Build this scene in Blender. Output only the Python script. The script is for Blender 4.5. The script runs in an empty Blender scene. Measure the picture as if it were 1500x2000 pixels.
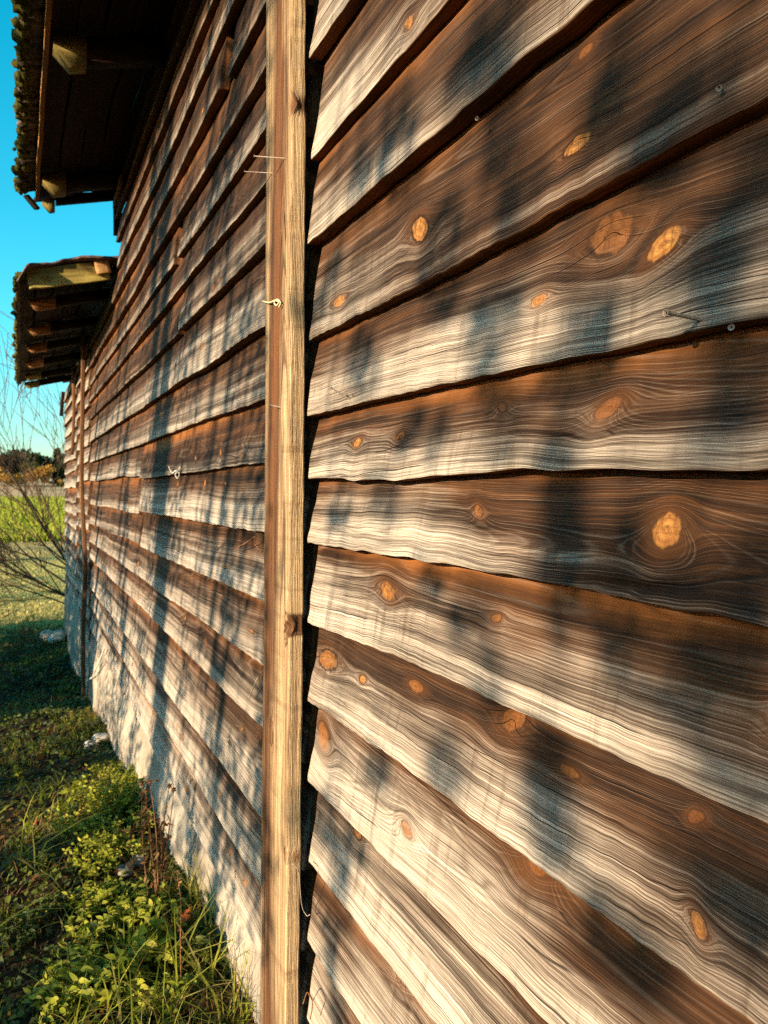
import bpy, math, random
import numpy as np
from mathutils import Matrix, Vector
from math import sin, cos, pi, radians, sqrt, exp

# ------------------------------------------------------------------ camera, sky, sun, exposure
SC = bpy.context.scene
COL = SC.collection
EYE = np.array([0.0, 0.63, 1.5])
YAW, PITCH, ROLL, FPX = radians(25.486), radians(-1.4753), radians(0.35), 1500.0
_f = np.array([cos(PITCH)*cos(YAW), -cos(PITCH)*sin(YAW), sin(PITCH)])
_r = np.cross(_f, [0, 0, 1.0]); _r /= np.linalg.norm(_r); _u = np.cross(_r, _f)
CR = _r*cos(ROLL) + _u*sin(ROLL); CU = _u*cos(ROLL) - _r*sin(ROLL)
cam = bpy.data.cameras.new('camera'); camo = bpy.data.objects.new('camera', cam); COL.objects.link(camo)
camo.matrix_world = Matrix(((CR[0], CU[0], -_f[0], EYE[0]), (CR[1], CU[1], -_f[1], EYE[1]),
                            (CR[2], CU[2], -_f[2], EYE[2]), (0, 0, 0, 1)))
cam.sensor_fit = 'VERTICAL'; cam.sensor_height = 36; cam.sensor_width = 27; cam.lens = 27
cam.clip_start = 0.02; cam.clip_end = 2000
cam.dof.use_dof = True; cam.dof.focus_distance = 0.95; cam.dof.aperture_fstop = 11.0
SC.camera = camo

SUN_EL, SUN_AZ = radians(14), radians(22)          # azimuth measured from the wall's normal (+Y) towards -X
SUN = np.array([-sin(SUN_AZ)*cos(SUN_EL), cos(SUN_AZ)*cos(SUN_EL), sin(SUN_EL)])
world = bpy.data.worlds.new('World'); SC.world = world; world.use_nodes = True
wn = world.node_tree; wn.nodes.clear()
sky = wn.nodes.new('ShaderNodeTexSky'); sky.sky_type = 'NISHITA'; sky.sun_disc = False
sky.sun_elevation = SUN_EL; sky.sun_rotation = -SUN_AZ
sky.air_density = 1.0; sky.dust_density = 0.7; sky.ozone_density = 2.0
hs = wn.nodes.new('ShaderNodeHueSaturation'); hs.inputs['Hue'].default_value = 0.45; hs.inputs['Saturation'].default_value = 1.5
bg = wn.nodes.new('ShaderNodeBackground'); bg.inputs['Strength'].default_value = 0.105
wo = wn.nodes.new('ShaderNodeOutputWorld')
tint = wn.nodes.new('ShaderNodeMix'); tint.data_type = 'RGBA'; tint.blend_type = 'MULTIPLY'; tint.inputs[0].default_value = 1.0; tint.inputs[7].default_value = (.64, .98, 1.09, 1)
wn.links.new(sky.outputs[0], hs.inputs['Color']); wn.links.new(hs.outputs[0], tint.inputs[6]); wn.links.new(tint.outputs[2], bg.inputs[0]); wn.links.new(bg.outputs[0], wo.inputs[0])
sun = bpy.data.lights.new('sun', 'SUN'); suno = bpy.data.objects.new('sun', sun); COL.objects.link(suno)
sun.energy = 5.0; sun.angle = radians(0.53); sun.color = (1.0, 0.755, 0.475)
suno.rotation_euler = Vector(SUN).to_track_quat('Z', 'Y').to_euler()
SC.view_settings.view_transform = 'Standard'; SC.view_settings.look = 'None'
SC.view_settings.exposure = 1.4; SC.view_settings.gamma = 1.0
SC.cycles.use_denoising = False; SC.cycles.filter_width = 1.15
SC.cycles.max_bounces = 4; SC.cycles.diffuse_bounces = 2; SC.cycles.glossy_bounces = 2; SC.cycles.caustics_reflective = False; SC.cycles.caustics_refractive = False

# ------------------------------------------------------------------ helpers
def ray(x, y):
    return _f + CR*(x-750)/FPX - CU*(y-1000)/FPX
def on_wall(x, y, Y=0.0):
    d = ray(x, y); return EYE + d*((Y-EYE[1])/d[1])
def at_x(x, y, X):
    d = ray(x, y); return EYE + d*((X-EYE[0])/d[0])
def at_z(x, y, Z):
    d = ray(x, y); return EYE + d*((Z-EYE[2])/d[2])
def depth(P): return float((np.asarray(P)-EYE) @ _f)

def waves(seed, n, lo, hi, dim=1):
    r = np.random.RandomState(seed)
    k = np.exp(r.uniform(math.log(lo), math.log(hi), n)); a = (lo/k)**0.6
    ph = r.uniform(0, 2*pi, n); th = r.uniform(0, 2*pi, n)
    a = a/np.sqrt((a*a).sum()/2)
    if dim == 1:
        return lambda x: sum(a[i]*np.sin(k[i]*x+ph[i]) for i in range(n))
    return lambda x, y: sum(a[i]*np.sin(k[i]*(x*cos(th[i])+y*sin(th[i]))+ph[i]) for i in range(n))

def setp(o, label=None, cat=None, group=None, kind=None):
    if label: o['label'] = label
    if cat: o['category'] = cat
    if group: o['group'] = group
    if kind: o['kind'] = kind
    return o
def link(name, data, parent=None):
    o = bpy.data.objects.new(name, data); COL.objects.link(o)
    if parent is not None:
        o.parent = parent
        o.matrix_parent_inverse = parent.matrix_basis.inverted()
    return o
def empty(name, loc, label, cat, group=None):
    o = bpy.data.objects.new(name, None); COL.objects.link(o); o.location = Vector([float(c) for c in loc])
    o.empty_display_size = 0.1
    return setp(o, label, cat, group)

def mesh_np(name, V, quads=None, tris=None, mat=None, smooth=True, polys=None):
    """fast mesh from numpy arrays"""
    me = bpy.data.meshes.new(name)
    V = np.asarray(V, dtype=np.float32)
    loops = []; tot = []
    if quads is not None and len(quads):
        q = np.asarray(quads, dtype=np.int32); loops.append(q.ravel()); tot.append(np.full(len(q), 4, np.int32))
    if tris is not None and len(tris):
        t = np.asarray(tris, dtype=np.int32); loops.append(t.ravel()); tot.append(np.full(len(t), 3, np.int32))
    for p in (polys or []):
        loops.append(np.asarray(p, dtype=np.int32)); tot.append(np.array([len(p)], np.int32))
    L = np.concatenate(loops); T = np.concatenate(tot)
    me.vertices.add(len(V)); me.vertices.foreach_set('co', V.ravel())
    me.loops.add(len(L)); me.loops.foreach_set('vertex_index', L)
    me.polygons.add(len(T)); st = np.zeros(len(T), np.int32); st[1:] = np.cumsum(T)[:-1]
    me.polygons.foreach_set('loop_start', st)
    me.polygons.foreach_set('loop_total', T)
    me.update(calc_edges=True)
    if smooth: me.polygons.foreach_set('use_smooth', np.ones(len(T), bool))
    if mat is not None: me.materials.append(mat)
    return me
def addattr(me, name, arr, typ='FLOAT'):
    a = me.attributes.new(name, typ, 'POINT')
    a.data.foreach_set('vector' if typ == 'FLOAT_VECTOR' else 'value', np.asarray(arr, np.float32).ravel())

class NT:
    """small node builder"""
    def __init__(s, name):
        s.m = bpy.data.materials.new(name); s.m.use_nodes = True; s.t = s.m.node_tree; s.t.nodes.clear()
        s.out = s.t.nodes.new('ShaderNodeOutputMaterial')
    def n(s, typ, ins=None, **kw):
        nd = s.t.nodes.new(typ)
        for k, v in kw.items(): setattr(nd, k, v)
        for k, v in (ins or {}).items(): s.set(nd.inputs[k], v)
        return nd
    def set(s, sock, v):
        if isinstance(v, bpy.types.NodeSocket): s.t.links.new(v, sock)
        else:
            if sock.type == 'RGBA' and len(v) == 3: v = (*v, 1)
            sock.default_value = v
    def math(s, op, a, b=0.0, c=0.0, clamp=False):
        nd = s.t.nodes.new('ShaderNodeMath'); nd.operation = op; nd.use_clamp = clamp
        s.set(nd.inputs[0], a); s.set(nd.inputs[1], b)
        if op in ('MULTIPLY_ADD', 'SMOOTH_MIN', 'COMPARE'): s.set(nd.inputs[2], c)
        return nd.outputs[0]
    def mix(s, f, a, b, blend='MIX'):
        nd = s.t.nodes.new('ShaderNodeMix'); nd.data_type = 'RGBA'; nd.blend_type = blend
        s.set(nd.inputs[0], f); s.set(nd.inputs[6], a); s.set(nd.inputs[7], b); return nd.outputs[2]
    def step(s, x, lo, hi):
        nd = s.t.nodes.new('ShaderNodeMapRange'); nd.interpolation_type = 'SMOOTHSTEP'
        s.set(nd.inputs[0], x); nd.inputs[1].default_value = lo; nd.inputs[2].default_value = hi
        return nd.outputs[0]
    def attr(s, name, out='Fac'):
        nd = s.t.nodes.new('ShaderNodeAttribute'); nd.attribute_name = name; return nd.outputs[out]
    def scale(s, v, sc):
        nd = s.t.nodes.new('ShaderNodeVectorMath'); nd.operation = 'MULTIPLY'; s.set(nd.inputs[0], v); nd.inputs[1].default_value = sc
        return nd.outputs[0]
    def noise(s, v, scale, detail=2, rough=.5, out='Fac'):
        if isinstance(scale, (tuple, list)): v = s.scale(v, scale); scale = 1.0
        nd = s.n('ShaderNodeTexNoise', {'Vector': v, 'Scale': scale, 'Detail': detail, 'Roughness': rough}); return nd.outputs[out]
    def done(s, col, rough=.8, height=None, bump=.5, dist=.002, spec=.25, trans=None, emit=None):
        b = s.n('ShaderNodeBsdfPrincipled', {'Base Color': col, 'Roughness': rough})
        b.inputs['Specular IOR Level'].default_value = spec
        if height is not None:
            bp = s.n('ShaderNodeBump', {'Height': height, 'Strength': bump, 'Distance': dist}); s.t.links.new(bp.outputs[0], b.inputs['Normal'])
        sh = b.outputs[0]
        if trans is not None:
            tr = s.n('ShaderNodeBsdfTranslucent', {'Color': trans}); mx = s.n('ShaderNodeMixShader', {0: .4}); 
            s.t.links.new(sh, mx.inputs[1]); s.t.links.new(tr.outputs[0], mx.inputs[2]); sh = mx.outputs[0]
        s.t.links.new(sh, s.out.inputs[0]); return s.m

def wood_mat(name, D1, D2, L1, L2, TOP, relief=1.0, groove=.6, crack=True):
    s = NT(name)
    ring = s.attr('ring'); bc = s.attr('bc', 'Vector'); kv = s.attr('kv', 'Vector'); wv = s.attr('wv'); wb = s.attr('wb'); kz = s.attr('kt')
    n1 = s.noise(bc, (4, 60, 1), 1)
    rw = s.math('ADD', ring, s.math('MULTIPLY', s.math('SUBTRACT', n1, .5), .9))
    gc = bc   # along the grain, across it; already bent round the knots
    sp = s.n('ShaderNodeSeparateXYZ', {0: bc})
    rv = s.n('ShaderNodeCombineXYZ', {0: s.math('MULTIPLY', rw, .42), 1: s.math('MULTIPLY', sp.outputs[0], 1.3), 2: sp.outputs[2]}).outputs[0]
    rn = s.noise(rv, 1.0, 2, .6)                                   # every growth ring has its own width and darkness
    rw2 = s.math('MULTIPLY_ADD', rn, 2.6, rw)
    lines = s.math('MULTIPLY_ADD', s.math('SINE', s.math('MULTIPLY', rw2, 2*pi)), .5, .5)
    ringamp = s.step(s.noise(rv, 1.7, 1), .30, .66)
    broad = s.noise(gc, (1.3, 34, 1), 4, .6)
    streak = s.noise(gc, (2.6, 430, 2), 3, .6)
    fib = s.noise(gc, (16, 1500, 1), 2, .8)
    patch = s.noise(bc, (3.2, 13, 2), 2, .6)
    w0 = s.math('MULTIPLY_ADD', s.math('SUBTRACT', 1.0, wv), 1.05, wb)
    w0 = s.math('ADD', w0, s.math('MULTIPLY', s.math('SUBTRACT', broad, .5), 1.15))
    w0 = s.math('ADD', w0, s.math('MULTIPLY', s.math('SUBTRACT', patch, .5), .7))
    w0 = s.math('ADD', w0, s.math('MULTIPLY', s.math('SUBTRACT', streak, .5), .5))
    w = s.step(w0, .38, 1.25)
    drip = s.math('MULTIPLY', s.step(s.noise(bc, (34, 2.2, 4), 3, .65), .50, .70), s.step(patch, .35, .6))
    w = s.math('MULTIPLY', w, s.math('MULTIPLY_ADD', drip, -.45, 1.0))
    dark = s.mix(s.step(s.math('ADD', s.math('MULTIPLY', broad, .6), s.math('MULTIPLY', streak, .4)), .38, .66), D1, D2)
    light = s.mix(s.step(streak, .35, .65), L1, L2)
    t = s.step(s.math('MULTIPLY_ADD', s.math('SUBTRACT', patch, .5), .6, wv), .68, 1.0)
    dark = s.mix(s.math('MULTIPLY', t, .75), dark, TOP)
    amp = s.step(patch, .30, .68)
    ridge = s.math('MULTIPLY', s.math('POWER', lines, 5.0), s.math('MULTIPLY', s.math('MULTIPLY_ADD', streak, .8, -.05), ringamp), clamp=True)
    dark = s.mix(ridge, dark, s.mix(.45, L1, D2))
    col = s.mix(w, dark, light)
    gv = s.math('MULTIPLY', s.math('POWER', s.math('SUBTRACT', 1.0, lines), 2.2), s.math('MULTIPLY', s.math('MULTIPLY_ADD', amp, .7, .3), s.math('MULTIPLY_ADD', ringamp, 1.0, .12)))
    col = s.mix(s.math('MULTIPLY', gv, groove, clamp=True), col, s.mix(.35, D1, D2))
    fv = s.math('MULTIPLY_ADD', fib, 1.7, .15)
    cc = s.n('ShaderNodeCombineColor', {0: fv, 1: fv, 2: fv})
    col = s.mix(.8, col, cc.outputs[0], 'MULTIPLY')
    # knots
    kd0 = s.n('ShaderNodeVectorMath', {0: kv}, operation='LENGTH').outputs['Value']
    kn1 = s.noise(bc, (75, 75, 1), 2)
    kd = s.math('ADD', kd0, s.math('MULTIPLY', s.math('SUBTRACT', kn1, .5), .6))
    halo = s.math('SUBTRACT', 1.0, s.step(kd, .9, 2.5))
    col = s.mix(s.math('MULTIPLY', halo, .42), col, s.mix(.7, TOP, D1))
    ins = s.math('MULTIPLY', s.math('SUBTRACT', 1.0, s.step(kd, .72, 1.04)), s.math('MULTIPLY_ADD', kz, .40, .48))
    kr = s.math('MULTIPLY_ADD', s.math('SINE', s.math('MULTIPLY', kd, 12.0)), .5, .5)
    kcol = s.mix(kz, (.16, .050, .015), (.50, .235, .062))
    kcol = s.mix(s.math('MULTIPLY', kr, .5), kcol, (.13, .042, .014))
    kcol = s.mix(s.math('MULTIPLY', s.step(kn1, .42, .62), .5), kcol, s.mix(.6, TOP, D2))
    kck = s.math('SUBTRACT', 1.0, s.step(s.math('ABSOLUTE', s.math('SUBTRACT', s.noise(bc, (52, 40, 5), 1), .5)), 0.0, .03))
    kcol = s.mix(s.math('MULTIPLY', kck, .45), kcol, (.03, .012, .006))
    kcol = s.mix(.7, kcol, cc.outputs[0], 'MULTIPLY')
    rim = s.math('MULTIPLY', s.math('MULTIPLY', s.step(kd, .80, 1.0), s.math('SUBTRACT', 1.0, s.step(kd, 1.0, 1.28))), s.step(patch, .38, .60))
    col = s.mix(ins, col, kcol)
    col = s.mix(s.math('MULTIPLY', rim, .8), col, D1)
    h = s.math('ADD', s.math('MULTIPLY', s.math('MULTIPLY', lines, ringamp), .5), s.math('MULTIPLY', fib, .7))
    h = s.math('ADD', h, s.math('MULTIPLY', ins, .3))
    if crack:
        cr = s.math('SUBTRACT', 1.0, s.step(s.math('ABSOLUTE', s.math('SINE', s.math('MULTIPLY', rw, pi/8.3))), 0.0, .12))
        cr = s.math('MULTIPLY', cr, s.step(s.noise(bc, (2.6, 26, 7), 1), .53, .58))
        col = s.mix(s.math('MULTIPLY', cr, .9), col, (.010, .005, .0035))
        h = s.math('SUBTRACT', h, s.math('MULTIPLY', cr, 1.6))
    return s.done(col, .82, h, .8*relief, .0018, .18)

WOOD = wood_mat('weathered_siding', (.015, .0072, .0046), (.096, .040, .0150), (.27, .228, .192), (.52, .475, .415), (.28, .102, .024))
POSTW = wood_mat('weathered_batten', (.035, .016, .009), (.16, .074, .034), (.33, .225, .130), (.58, .435, .255), (.18, .070, .026), 1.6, .9)
ROOFW = wood_mat('dark_roof_timber', (.008, .0035, .002), (.030, .012, .006), (.04, .018, .008), (.06, .028, .011), (.03, .012, .005))  # near black on deck and rafters stands in for shade under the eaves
BARGE = wood_mat('algae_green_timber', (.10, .07, .02), (.22, .16, .045), (.34, .27, .07), (.50, .40, .13), (.2, .14, .04))  # algae green; on the rafter tails also pale for sunlight
FASC = wood_mat('orange_fascia_timber', (.14, .06, .02), (.34, .15, .055), (.46, .25, .10), (.62, .36, .16), (.3, .12, .04))

# ------------------------------------------------------------------ plank builder
def plank(name, mat, parent, U, nb, P, width, thick, seed, knots=(), wb=0.0, wv_sides=.85, ringsp=.0023, pith=None, wvf=None, bump_amp=8.0, nc=3, flip=False, us=1.0):
    """U: coordinates along; P(u,b,c)->xyz arrays (b across 0..1, c 0 front..1 back); one closed mesh with wood attributes"""
    r = np.random.RandomState(seed)
    prof = [(0.0, 1.0)]
    for i in range(1, nc+1): prof.append((0.0, 1.0 - i/nc*.93))
    prof += [(.006, .02)]
    prof += [(b, 0.0) for b in np.linspace(.02, .985, nb)]
    prof += [(.997, .03), (1.0, .3), (1.0, 1.0)]
    prof = np.array(prof); m = len(prof); n = len(U)
    uu = np.repeat(U, m); bb = np.tile(prof[:, 0], n); cc = np.tile(prof[:, 1], n)
    V = P(uu, bb, cc)
    i = np.arange(n-1)[:, None]*m; j = np.arange(m)[None, :]; j2 = (j+1) % m
    q = np.stack([i+j, i+j2, i+m+j2, i+m+j], -1).reshape(-1, 4)
    cap0 = list(range(m)); cap1 = list(range((n-1)*m, n*m))
    if flip: q = q[:, ::-1]; cap1 = cap1[::-1]
    else: cap0 = cap0[::-1]
    me = mesh_np(name, V, quads=q, polys=[cap0, cap1], mat=mat)
    sm = np.ones(len(q)+2, bool); sm[-2:] = False
    me.polygons.foreach_set('use_smooth', sm)
    # ring field of a solid log
    bm = bb*width; cm = cc*thick
    if pith is None: pith = (r.uniform(-.2, 1.2)*width, r.uniform(.03, .07) if r.rand() < .6 else r.uniform(.1, .2))
    w1 = waves(seed+5, 5, 1.0, 7.0); w2 = waves(seed+9, 5, .8, 5.0); w3 = waves(seed+13, 8, 6, 60, 2)
    yc = pith[0] + w1(uu)*.010; hc = pith[1] + w2(uu)*.010
    rr = np.sqrt((bm-yc)**2 + (hc+cm)**2) / ringsp
    rr = rr + w3(uu, bm*3)*.16
    kvx = np.full(len(uu), 9.0); kvy = np.full(len(uu), 9.0); kvz = np.zeros(len(uu)); best = np.full(len(uu), 1e9); second = best.copy(); defl = w1(uu*1.7)*.004 + w2(uu*3.1)*.0016
    for (ku, kb, Ru, Rb, tone) in knots:
        tl = 1.1*math.sin(ku*91.7+kb*57.3)*.6; du = ((uu-ku) + tl*(bm-kb))/Ru; db = (bm-kb)/Rb; d2 = du*du+db*db
        A = bump_amp*max(.4, min(1.6, Rb/.012))
        rr = rr + A*np.exp(-(np.sqrt((du/1.35)**2+(db/1.15)**2)))*(1 if (kb-pith[0]) < 0 else -1)
        defl = defl - Rb*1.5*db/np.sqrt(db*db+.25)*np.exp(-((du/1.9)**2+(db/2.6)**2))
        sel = d2 < best; second = np.where(sel, best, np.minimum(second, d2))
        best = np.where(sel, d2, best); kvx = np.where(sel, du, kvx); kvy = np.where(sel, db+cc*1.5, kvy); kvz = np.where(sel, tone, kvz)
    addattr(me, 'ring', rr)
    addattr(me, 'bc', np.stack([uu*us+seed*1.37, bm + cm*.8 + defl, np.full(len(uu), (seed % 97)*3.1)], -1), 'FLOAT_VECTOR')
    d1 = np.sqrt(best); gap = np.sqrt(second)-d1
    ke = np.clip((d1-2.2)*3, 0, 9) + 7*np.clip(1-gap/.5, 0, 1)
    addattr(me, 'kv', np.stack([np.clip(kvx, -9, 9), np.clip(kvy, -9, 9), ke], -1), 'FLOAT_VECTOR'); addattr(me, 'kt', kvz)
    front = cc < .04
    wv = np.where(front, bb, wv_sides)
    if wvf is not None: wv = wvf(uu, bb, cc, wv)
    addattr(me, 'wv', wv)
    addattr(me, 'wb', wb(uu, bb) if callable(wb) else np.full(len(uu), wb))
    return link(name, me, parent)

def straight_plank(name, mat, parent, p0, p1, wdir, ndir, width, thick, seed, step=.03, nb=8, wb=0.0, warp=.003, knots=(), **kw):
    """plank from p0 to p1 (centre of its outer face); wdir across, ndir outward"""
    p0 = np.array(p0, float); p1 = np.array(p1, float); L = np.linalg.norm(p1-p0); a = (p1-p0)/L
    wd = np.array(wdir, float); wd -= a*(wd@a); wd /= np.linalg.norm(wd)
    nd = np.array(ndir, float); nd -= a*(nd@a); nd -= wd*(nd@wd); nd /= np.linalg.norm(nd)
    U = np.linspace(0, L, max(2, int(L/step)+1))
    wz = waves(seed+21, 4, 1.5, 9); wy = waves(seed+22, 4, 1.5, 12); we = waves(seed+23, 6, 10, 70)
    def P(u, b, c):
        bw = (b-.5)*width + wy(u)*warp*.7 + np.where(b < .02, we(u)*.0012, 0) + np.where(b > .99, we(u+7)*.0012, 0)
        cw = -c*thick + wz(u)*warp
        return p0[None] + u[:, None]*a + bw[:, None]*wd + cw[:, None]*nd
    return plank(name, mat, parent, U, nb, P, width, thick, seed, knots=knots, wb=wb, flip=(np.dot(np.cross(a, wd), nd) > 0), **kw)

# ------------------------------------------------------------------ ground
def gz(X, Y):
    """ground height: falls away along the wall, lawn and field beyond, rising far off"""
    X = np.asarray(X, float); Y = np.asarray(Y, float)
    z = np.interp(X, [-60, 0, 2, 2.9, 4.9, 6.7, 8.2, 12.5, 30, 70, 160, 320, 1500],
                     [.1, .08, .0, -.10, -.24, -.42, -.60, -.63, -.62, -.45, .6, 4.0, 18])
    z = z + .035*np.sin(1.9*X+.7)*np.sin(2.3*Y+1)*np.clip((14-np.abs(X))/6, 0, 1) + .02*np.sin(5.1*X)*np.cos(4.3*Y+.4)*np.clip((14-np.abs(X))/6, 0, 1)
    return z

def ground_material():
    s = NT('ground')
    pos = s.n('ShaderNodeNewGeometry').outputs['Position']
    x = s.n('ShaderNodeSeparateXYZ', {0: pos}).outputs[0]
    n = s.noise(pos, .35, 5, .6); nf = s.noise(pos, 9.0, 4, .65); nff = s.noise(pos, 60.0, 3, .6)
    xj = s.math('ADD', x, s.math('MULTIPLY', s.math('SUBTRACT', n, .5), s.math('MULTIPLY', x, .25)))
    soil = s.mix(s.step(nf, .35, .65), (.012, .008, .006), (.05, .034, .018))
    lawn = s.mix(s.step(nf, .3, .7), (.42, .34, .09), (.60, .50, .17))
    dry = s.mix(s.step(nf, .3, .7), (.26, .17, .07), (.44, .31, .15))
    crop = s.mix(s.step(n, .3, .7), (.20, .25, .02), (.36, .42, .04))
    pale = s.mix(s.step(n, .3, .7), (.52, .32, .16), (.66, .44, .24))
    c = s.mix(s.step(xj, 11.4, 13.0), soil, lawn)
    c = s.mix(s.step(xj, 23, 27), c, dry)
    c = s.mix(s.step(xj, 33, 40), c, crop)
    c = s.mix(s.step(xj, 120, 150), c, pale)
    c = s.mix(s.math('MULTIPLY', nff, .35), c, (.02, .015, .006))
    return s.done(c, .95, s.math('ADD', nf, s.math('MULTIPLY', nff, .5)), .6, .03, .1)
GROUND = ground_material()
def ground():
    xs = np.concatenate([np.linspace(-900, -20, 12), np.linspace(-16, .8, 14), np.arange(1.2, 14, .07), np.linspace(14.3, 40, 70), np.linspace(42, 200, 40), np.linspace(215, 1200, 24)])
    ys = np.concatenate([-np.geomspace(900, 3, 16), np.arange(-2.4, 3, .07), np.geomspace(3.3, 900, 24)])
    X, Y = np.meshgrid(xs, ys, indexing='ij'); Z = gz(X, Y)
    rs = np.random.RandomState(3); Z = Z + np.where((X > 1) & (X < 14), rs.normal(0, .006, X.shape), 0)
    n, m = X.shape
    i = np.arange(n-1)[:, None]*m; j = np.arange(m-1)[None, :]
    q = np.stack([i+j, i+m+j, i+m+j+1, i+j+1], -1).reshape(-1, 4)
    setp(link('ground', mesh_np('ground', np.stack([X, Y, Z], -1).reshape(-1, 3), quads=q, mat=GROUND)), kind='structure')
ground()

# ------------------------------------------------------------------ the barn
barn = empty('barn', (1.75, 0, 0), 'old barn of weathered brown clapboards with a mossy roof', 'barn')
XJ = 1.753                     # where the near boards end beside the batten
XE = 12.6                      # far corner
XT = 5.85                      # end of the taller part

def box_mesh(name, lo, hi, mat, parent=None):
    x0, y0, z0 = lo; x1, y1, z1 = hi
    V = [(x0,y0,z0),(x1,y0,z0),(x1,y1,z0),(x0,y1,z0),(x0,y0,z1),(x1,y0,z1),(x1,y1,z1),(x0,y1,z1)]
    q = [(0,3,2,1),(4,5,6,7),(0,1,5,4),(1,2,6,5),(2,3,7,6),(3,0,4,7)]
    return link(name, mesh_np(name, V, quads=q, mat=mat, smooth=False), parent)
def dark_inner():
    s = NT('dark_inner_boards'); p = s.n('ShaderNodeNewGeometry').outputs['Position']
    return s.done(s.mix(s.noise(p, (3, 3, 40), 3), (.012, .006, .004), (.03, .016, .01)), .95)
INNER = dark_inner()
box_mesh('wall', (-3.2, -.16, -.2), (XT, -.085, 3.70), INNER, barn)
box_mesh('wall', (XT+.002, -.16, -.8), (XE-.03, -.087, 3.05), INNER, barn)
box_mesh('wall', (-3.3, -4.6, -.4), (-3.2, -.1, 3.6), INNER, barn)
box_mesh('wall', (XE-.1, -4.6, -.9), (XE-.02, -.165, 3.0), WOOD, barn)

KN = [  # knots seen on the near boards: pixel, radii in pixels, tone (0 orange .. 1 pale)
 (805,445,15,27,.95),(1112,280,24,18,.95),(1168,455,44,45,.25),(1277,478,27,30,.95),(1037,587,13,12,.7),(1172,795,20,24,.15),
 (963,795,9,11,.1),(688,865,7,9,.8),(770,850,7,10,.4),(655,592,11,11,.8),(1275,1040,27,36,.8),(911,1002,8,13,.35),(738,1157,13,18,.7),
 (943,1210,9,9,.3),(622,1290,17,19,.5),(688,1330,6,8,.9),(785,1345,14,11,.3),(967,1410,20,28,.3),(1080,1512,20,11,.3),(1320,1605,14,16,.05),
 (1350,1810,15,22,.55),(1030,1690,22,38,.2),(783,1623,10,14,.45),(672,1630,8,12,.5),(615,1440,9,25,.4),(765,1920,8,18,.35),(1010,1960,25,20,.45),
 (1495,1405,15,24,1.0),(790,40,9,16,.9),(1105,85,14,14,.2)]
KW = []
for (x, y, rx, ry, tn) in KN:
    p = on_wall(x, y); d = depth(p); sa = (EYE[1])/sqrt(EYE[1]**2+p[0]**2)
    KW.append((p[0], p[2], rx*d/FPX/sa, ry*d/FPX, tn))

def clap(name, U, zl, zt, seed, wb, knots=(), thick=.033, nb=30, yo=0.0, wavef=None, amp=1.0, dents=None, **kw):
    """one clapboard: zl(u) lower edge, zt(u) hidden upper edge"""
    rs = np.random.RandomState(seed)
    wl = waves(seed+31, 5, 1.2, 8); we = waves(seed+32, 8, 20, 160); wc = waves(seed+33, 4, 1.0, 6); wf = waves(seed+34, 10, 10, 60, 2)
    width = float(np.mean(zt(U)-zl(U)))
    cup = rs.uniform(-.004, .004)
    kk = [(kx, kz-float(zl(np.array([kx]))[0]), ru, rb, tn) for (kx, kz, ru, rb, tn) in knots]
    xl = rs.uniform(-.006, .006)
    def P(u, b, c):
        z0 = zl(u) + amp*(wl(u)*.0028 + we(u)*.0009)
        if wavef is not None: z0 = z0 + wavef(u)
        z1 = zt(u)
        z = z0 + (z1-z0)*b
        y = yo - (thick+.005)*b + cup*(4*b*(1-b)) - c*thick + np.where(c < .5, 1, .6)*(wc(u)*.0022 + wf(u, b*.2*3)*.0007)
        y = y - np.where((b < .03) & (c < .5), .0012, 0)
        if dents is not None: y = y - np.where(c < .5, dents(u, z), 0)
        # crooked saw cut at the ends
        uu = u + xl*(b-.5)*2*np.exp(-np.abs(u-U[0])*40) + .004*np.sin(b*9+seed)*np.exp(-np.abs(u-U[-1])*40)
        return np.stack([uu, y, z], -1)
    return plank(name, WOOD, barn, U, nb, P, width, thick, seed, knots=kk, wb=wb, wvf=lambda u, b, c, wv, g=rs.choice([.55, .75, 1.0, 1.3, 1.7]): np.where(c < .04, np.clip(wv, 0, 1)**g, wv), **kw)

# near boards (right of the batten): lower edge heights from the two ends
y6 = [-300, -85, 118, 313, 480, 672, 815, 940, 1060, 1213, 1368, 1525, 1685, 1842, 1995, 2150]
y15 = {5: 185, 6: 610, 7: 903, 8: 1228, 9: 1618}
rowsR = []
for i, y in enumerate(y6):
    za = on_wall(600, y)[2]; zb = on_wall(1500, y15[i])[2] if i in y15 else za
    xb = on_wall(1500, 1000)[0]
    rowsR.append((lambda za, zb, xb: (lambda u: za + (np.clip(u, .1, 3)-XJ)*(zb-za)/(xb-XJ)))(za, zb, xb))
UR = np.concatenate([np.linspace(-1.2, .40, 28)[:-1], np.arange(.40, XJ-.012, .0052), np.linspace(XJ-.010, XJ, 4)])
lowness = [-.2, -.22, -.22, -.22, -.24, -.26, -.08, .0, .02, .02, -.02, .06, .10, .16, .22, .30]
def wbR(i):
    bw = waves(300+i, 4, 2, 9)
    def f(u, b):   # boards are paler towards the joint, more darkly stained away from it
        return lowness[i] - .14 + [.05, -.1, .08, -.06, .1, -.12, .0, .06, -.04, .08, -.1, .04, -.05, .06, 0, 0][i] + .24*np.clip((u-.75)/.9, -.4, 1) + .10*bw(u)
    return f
siding = []
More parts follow.
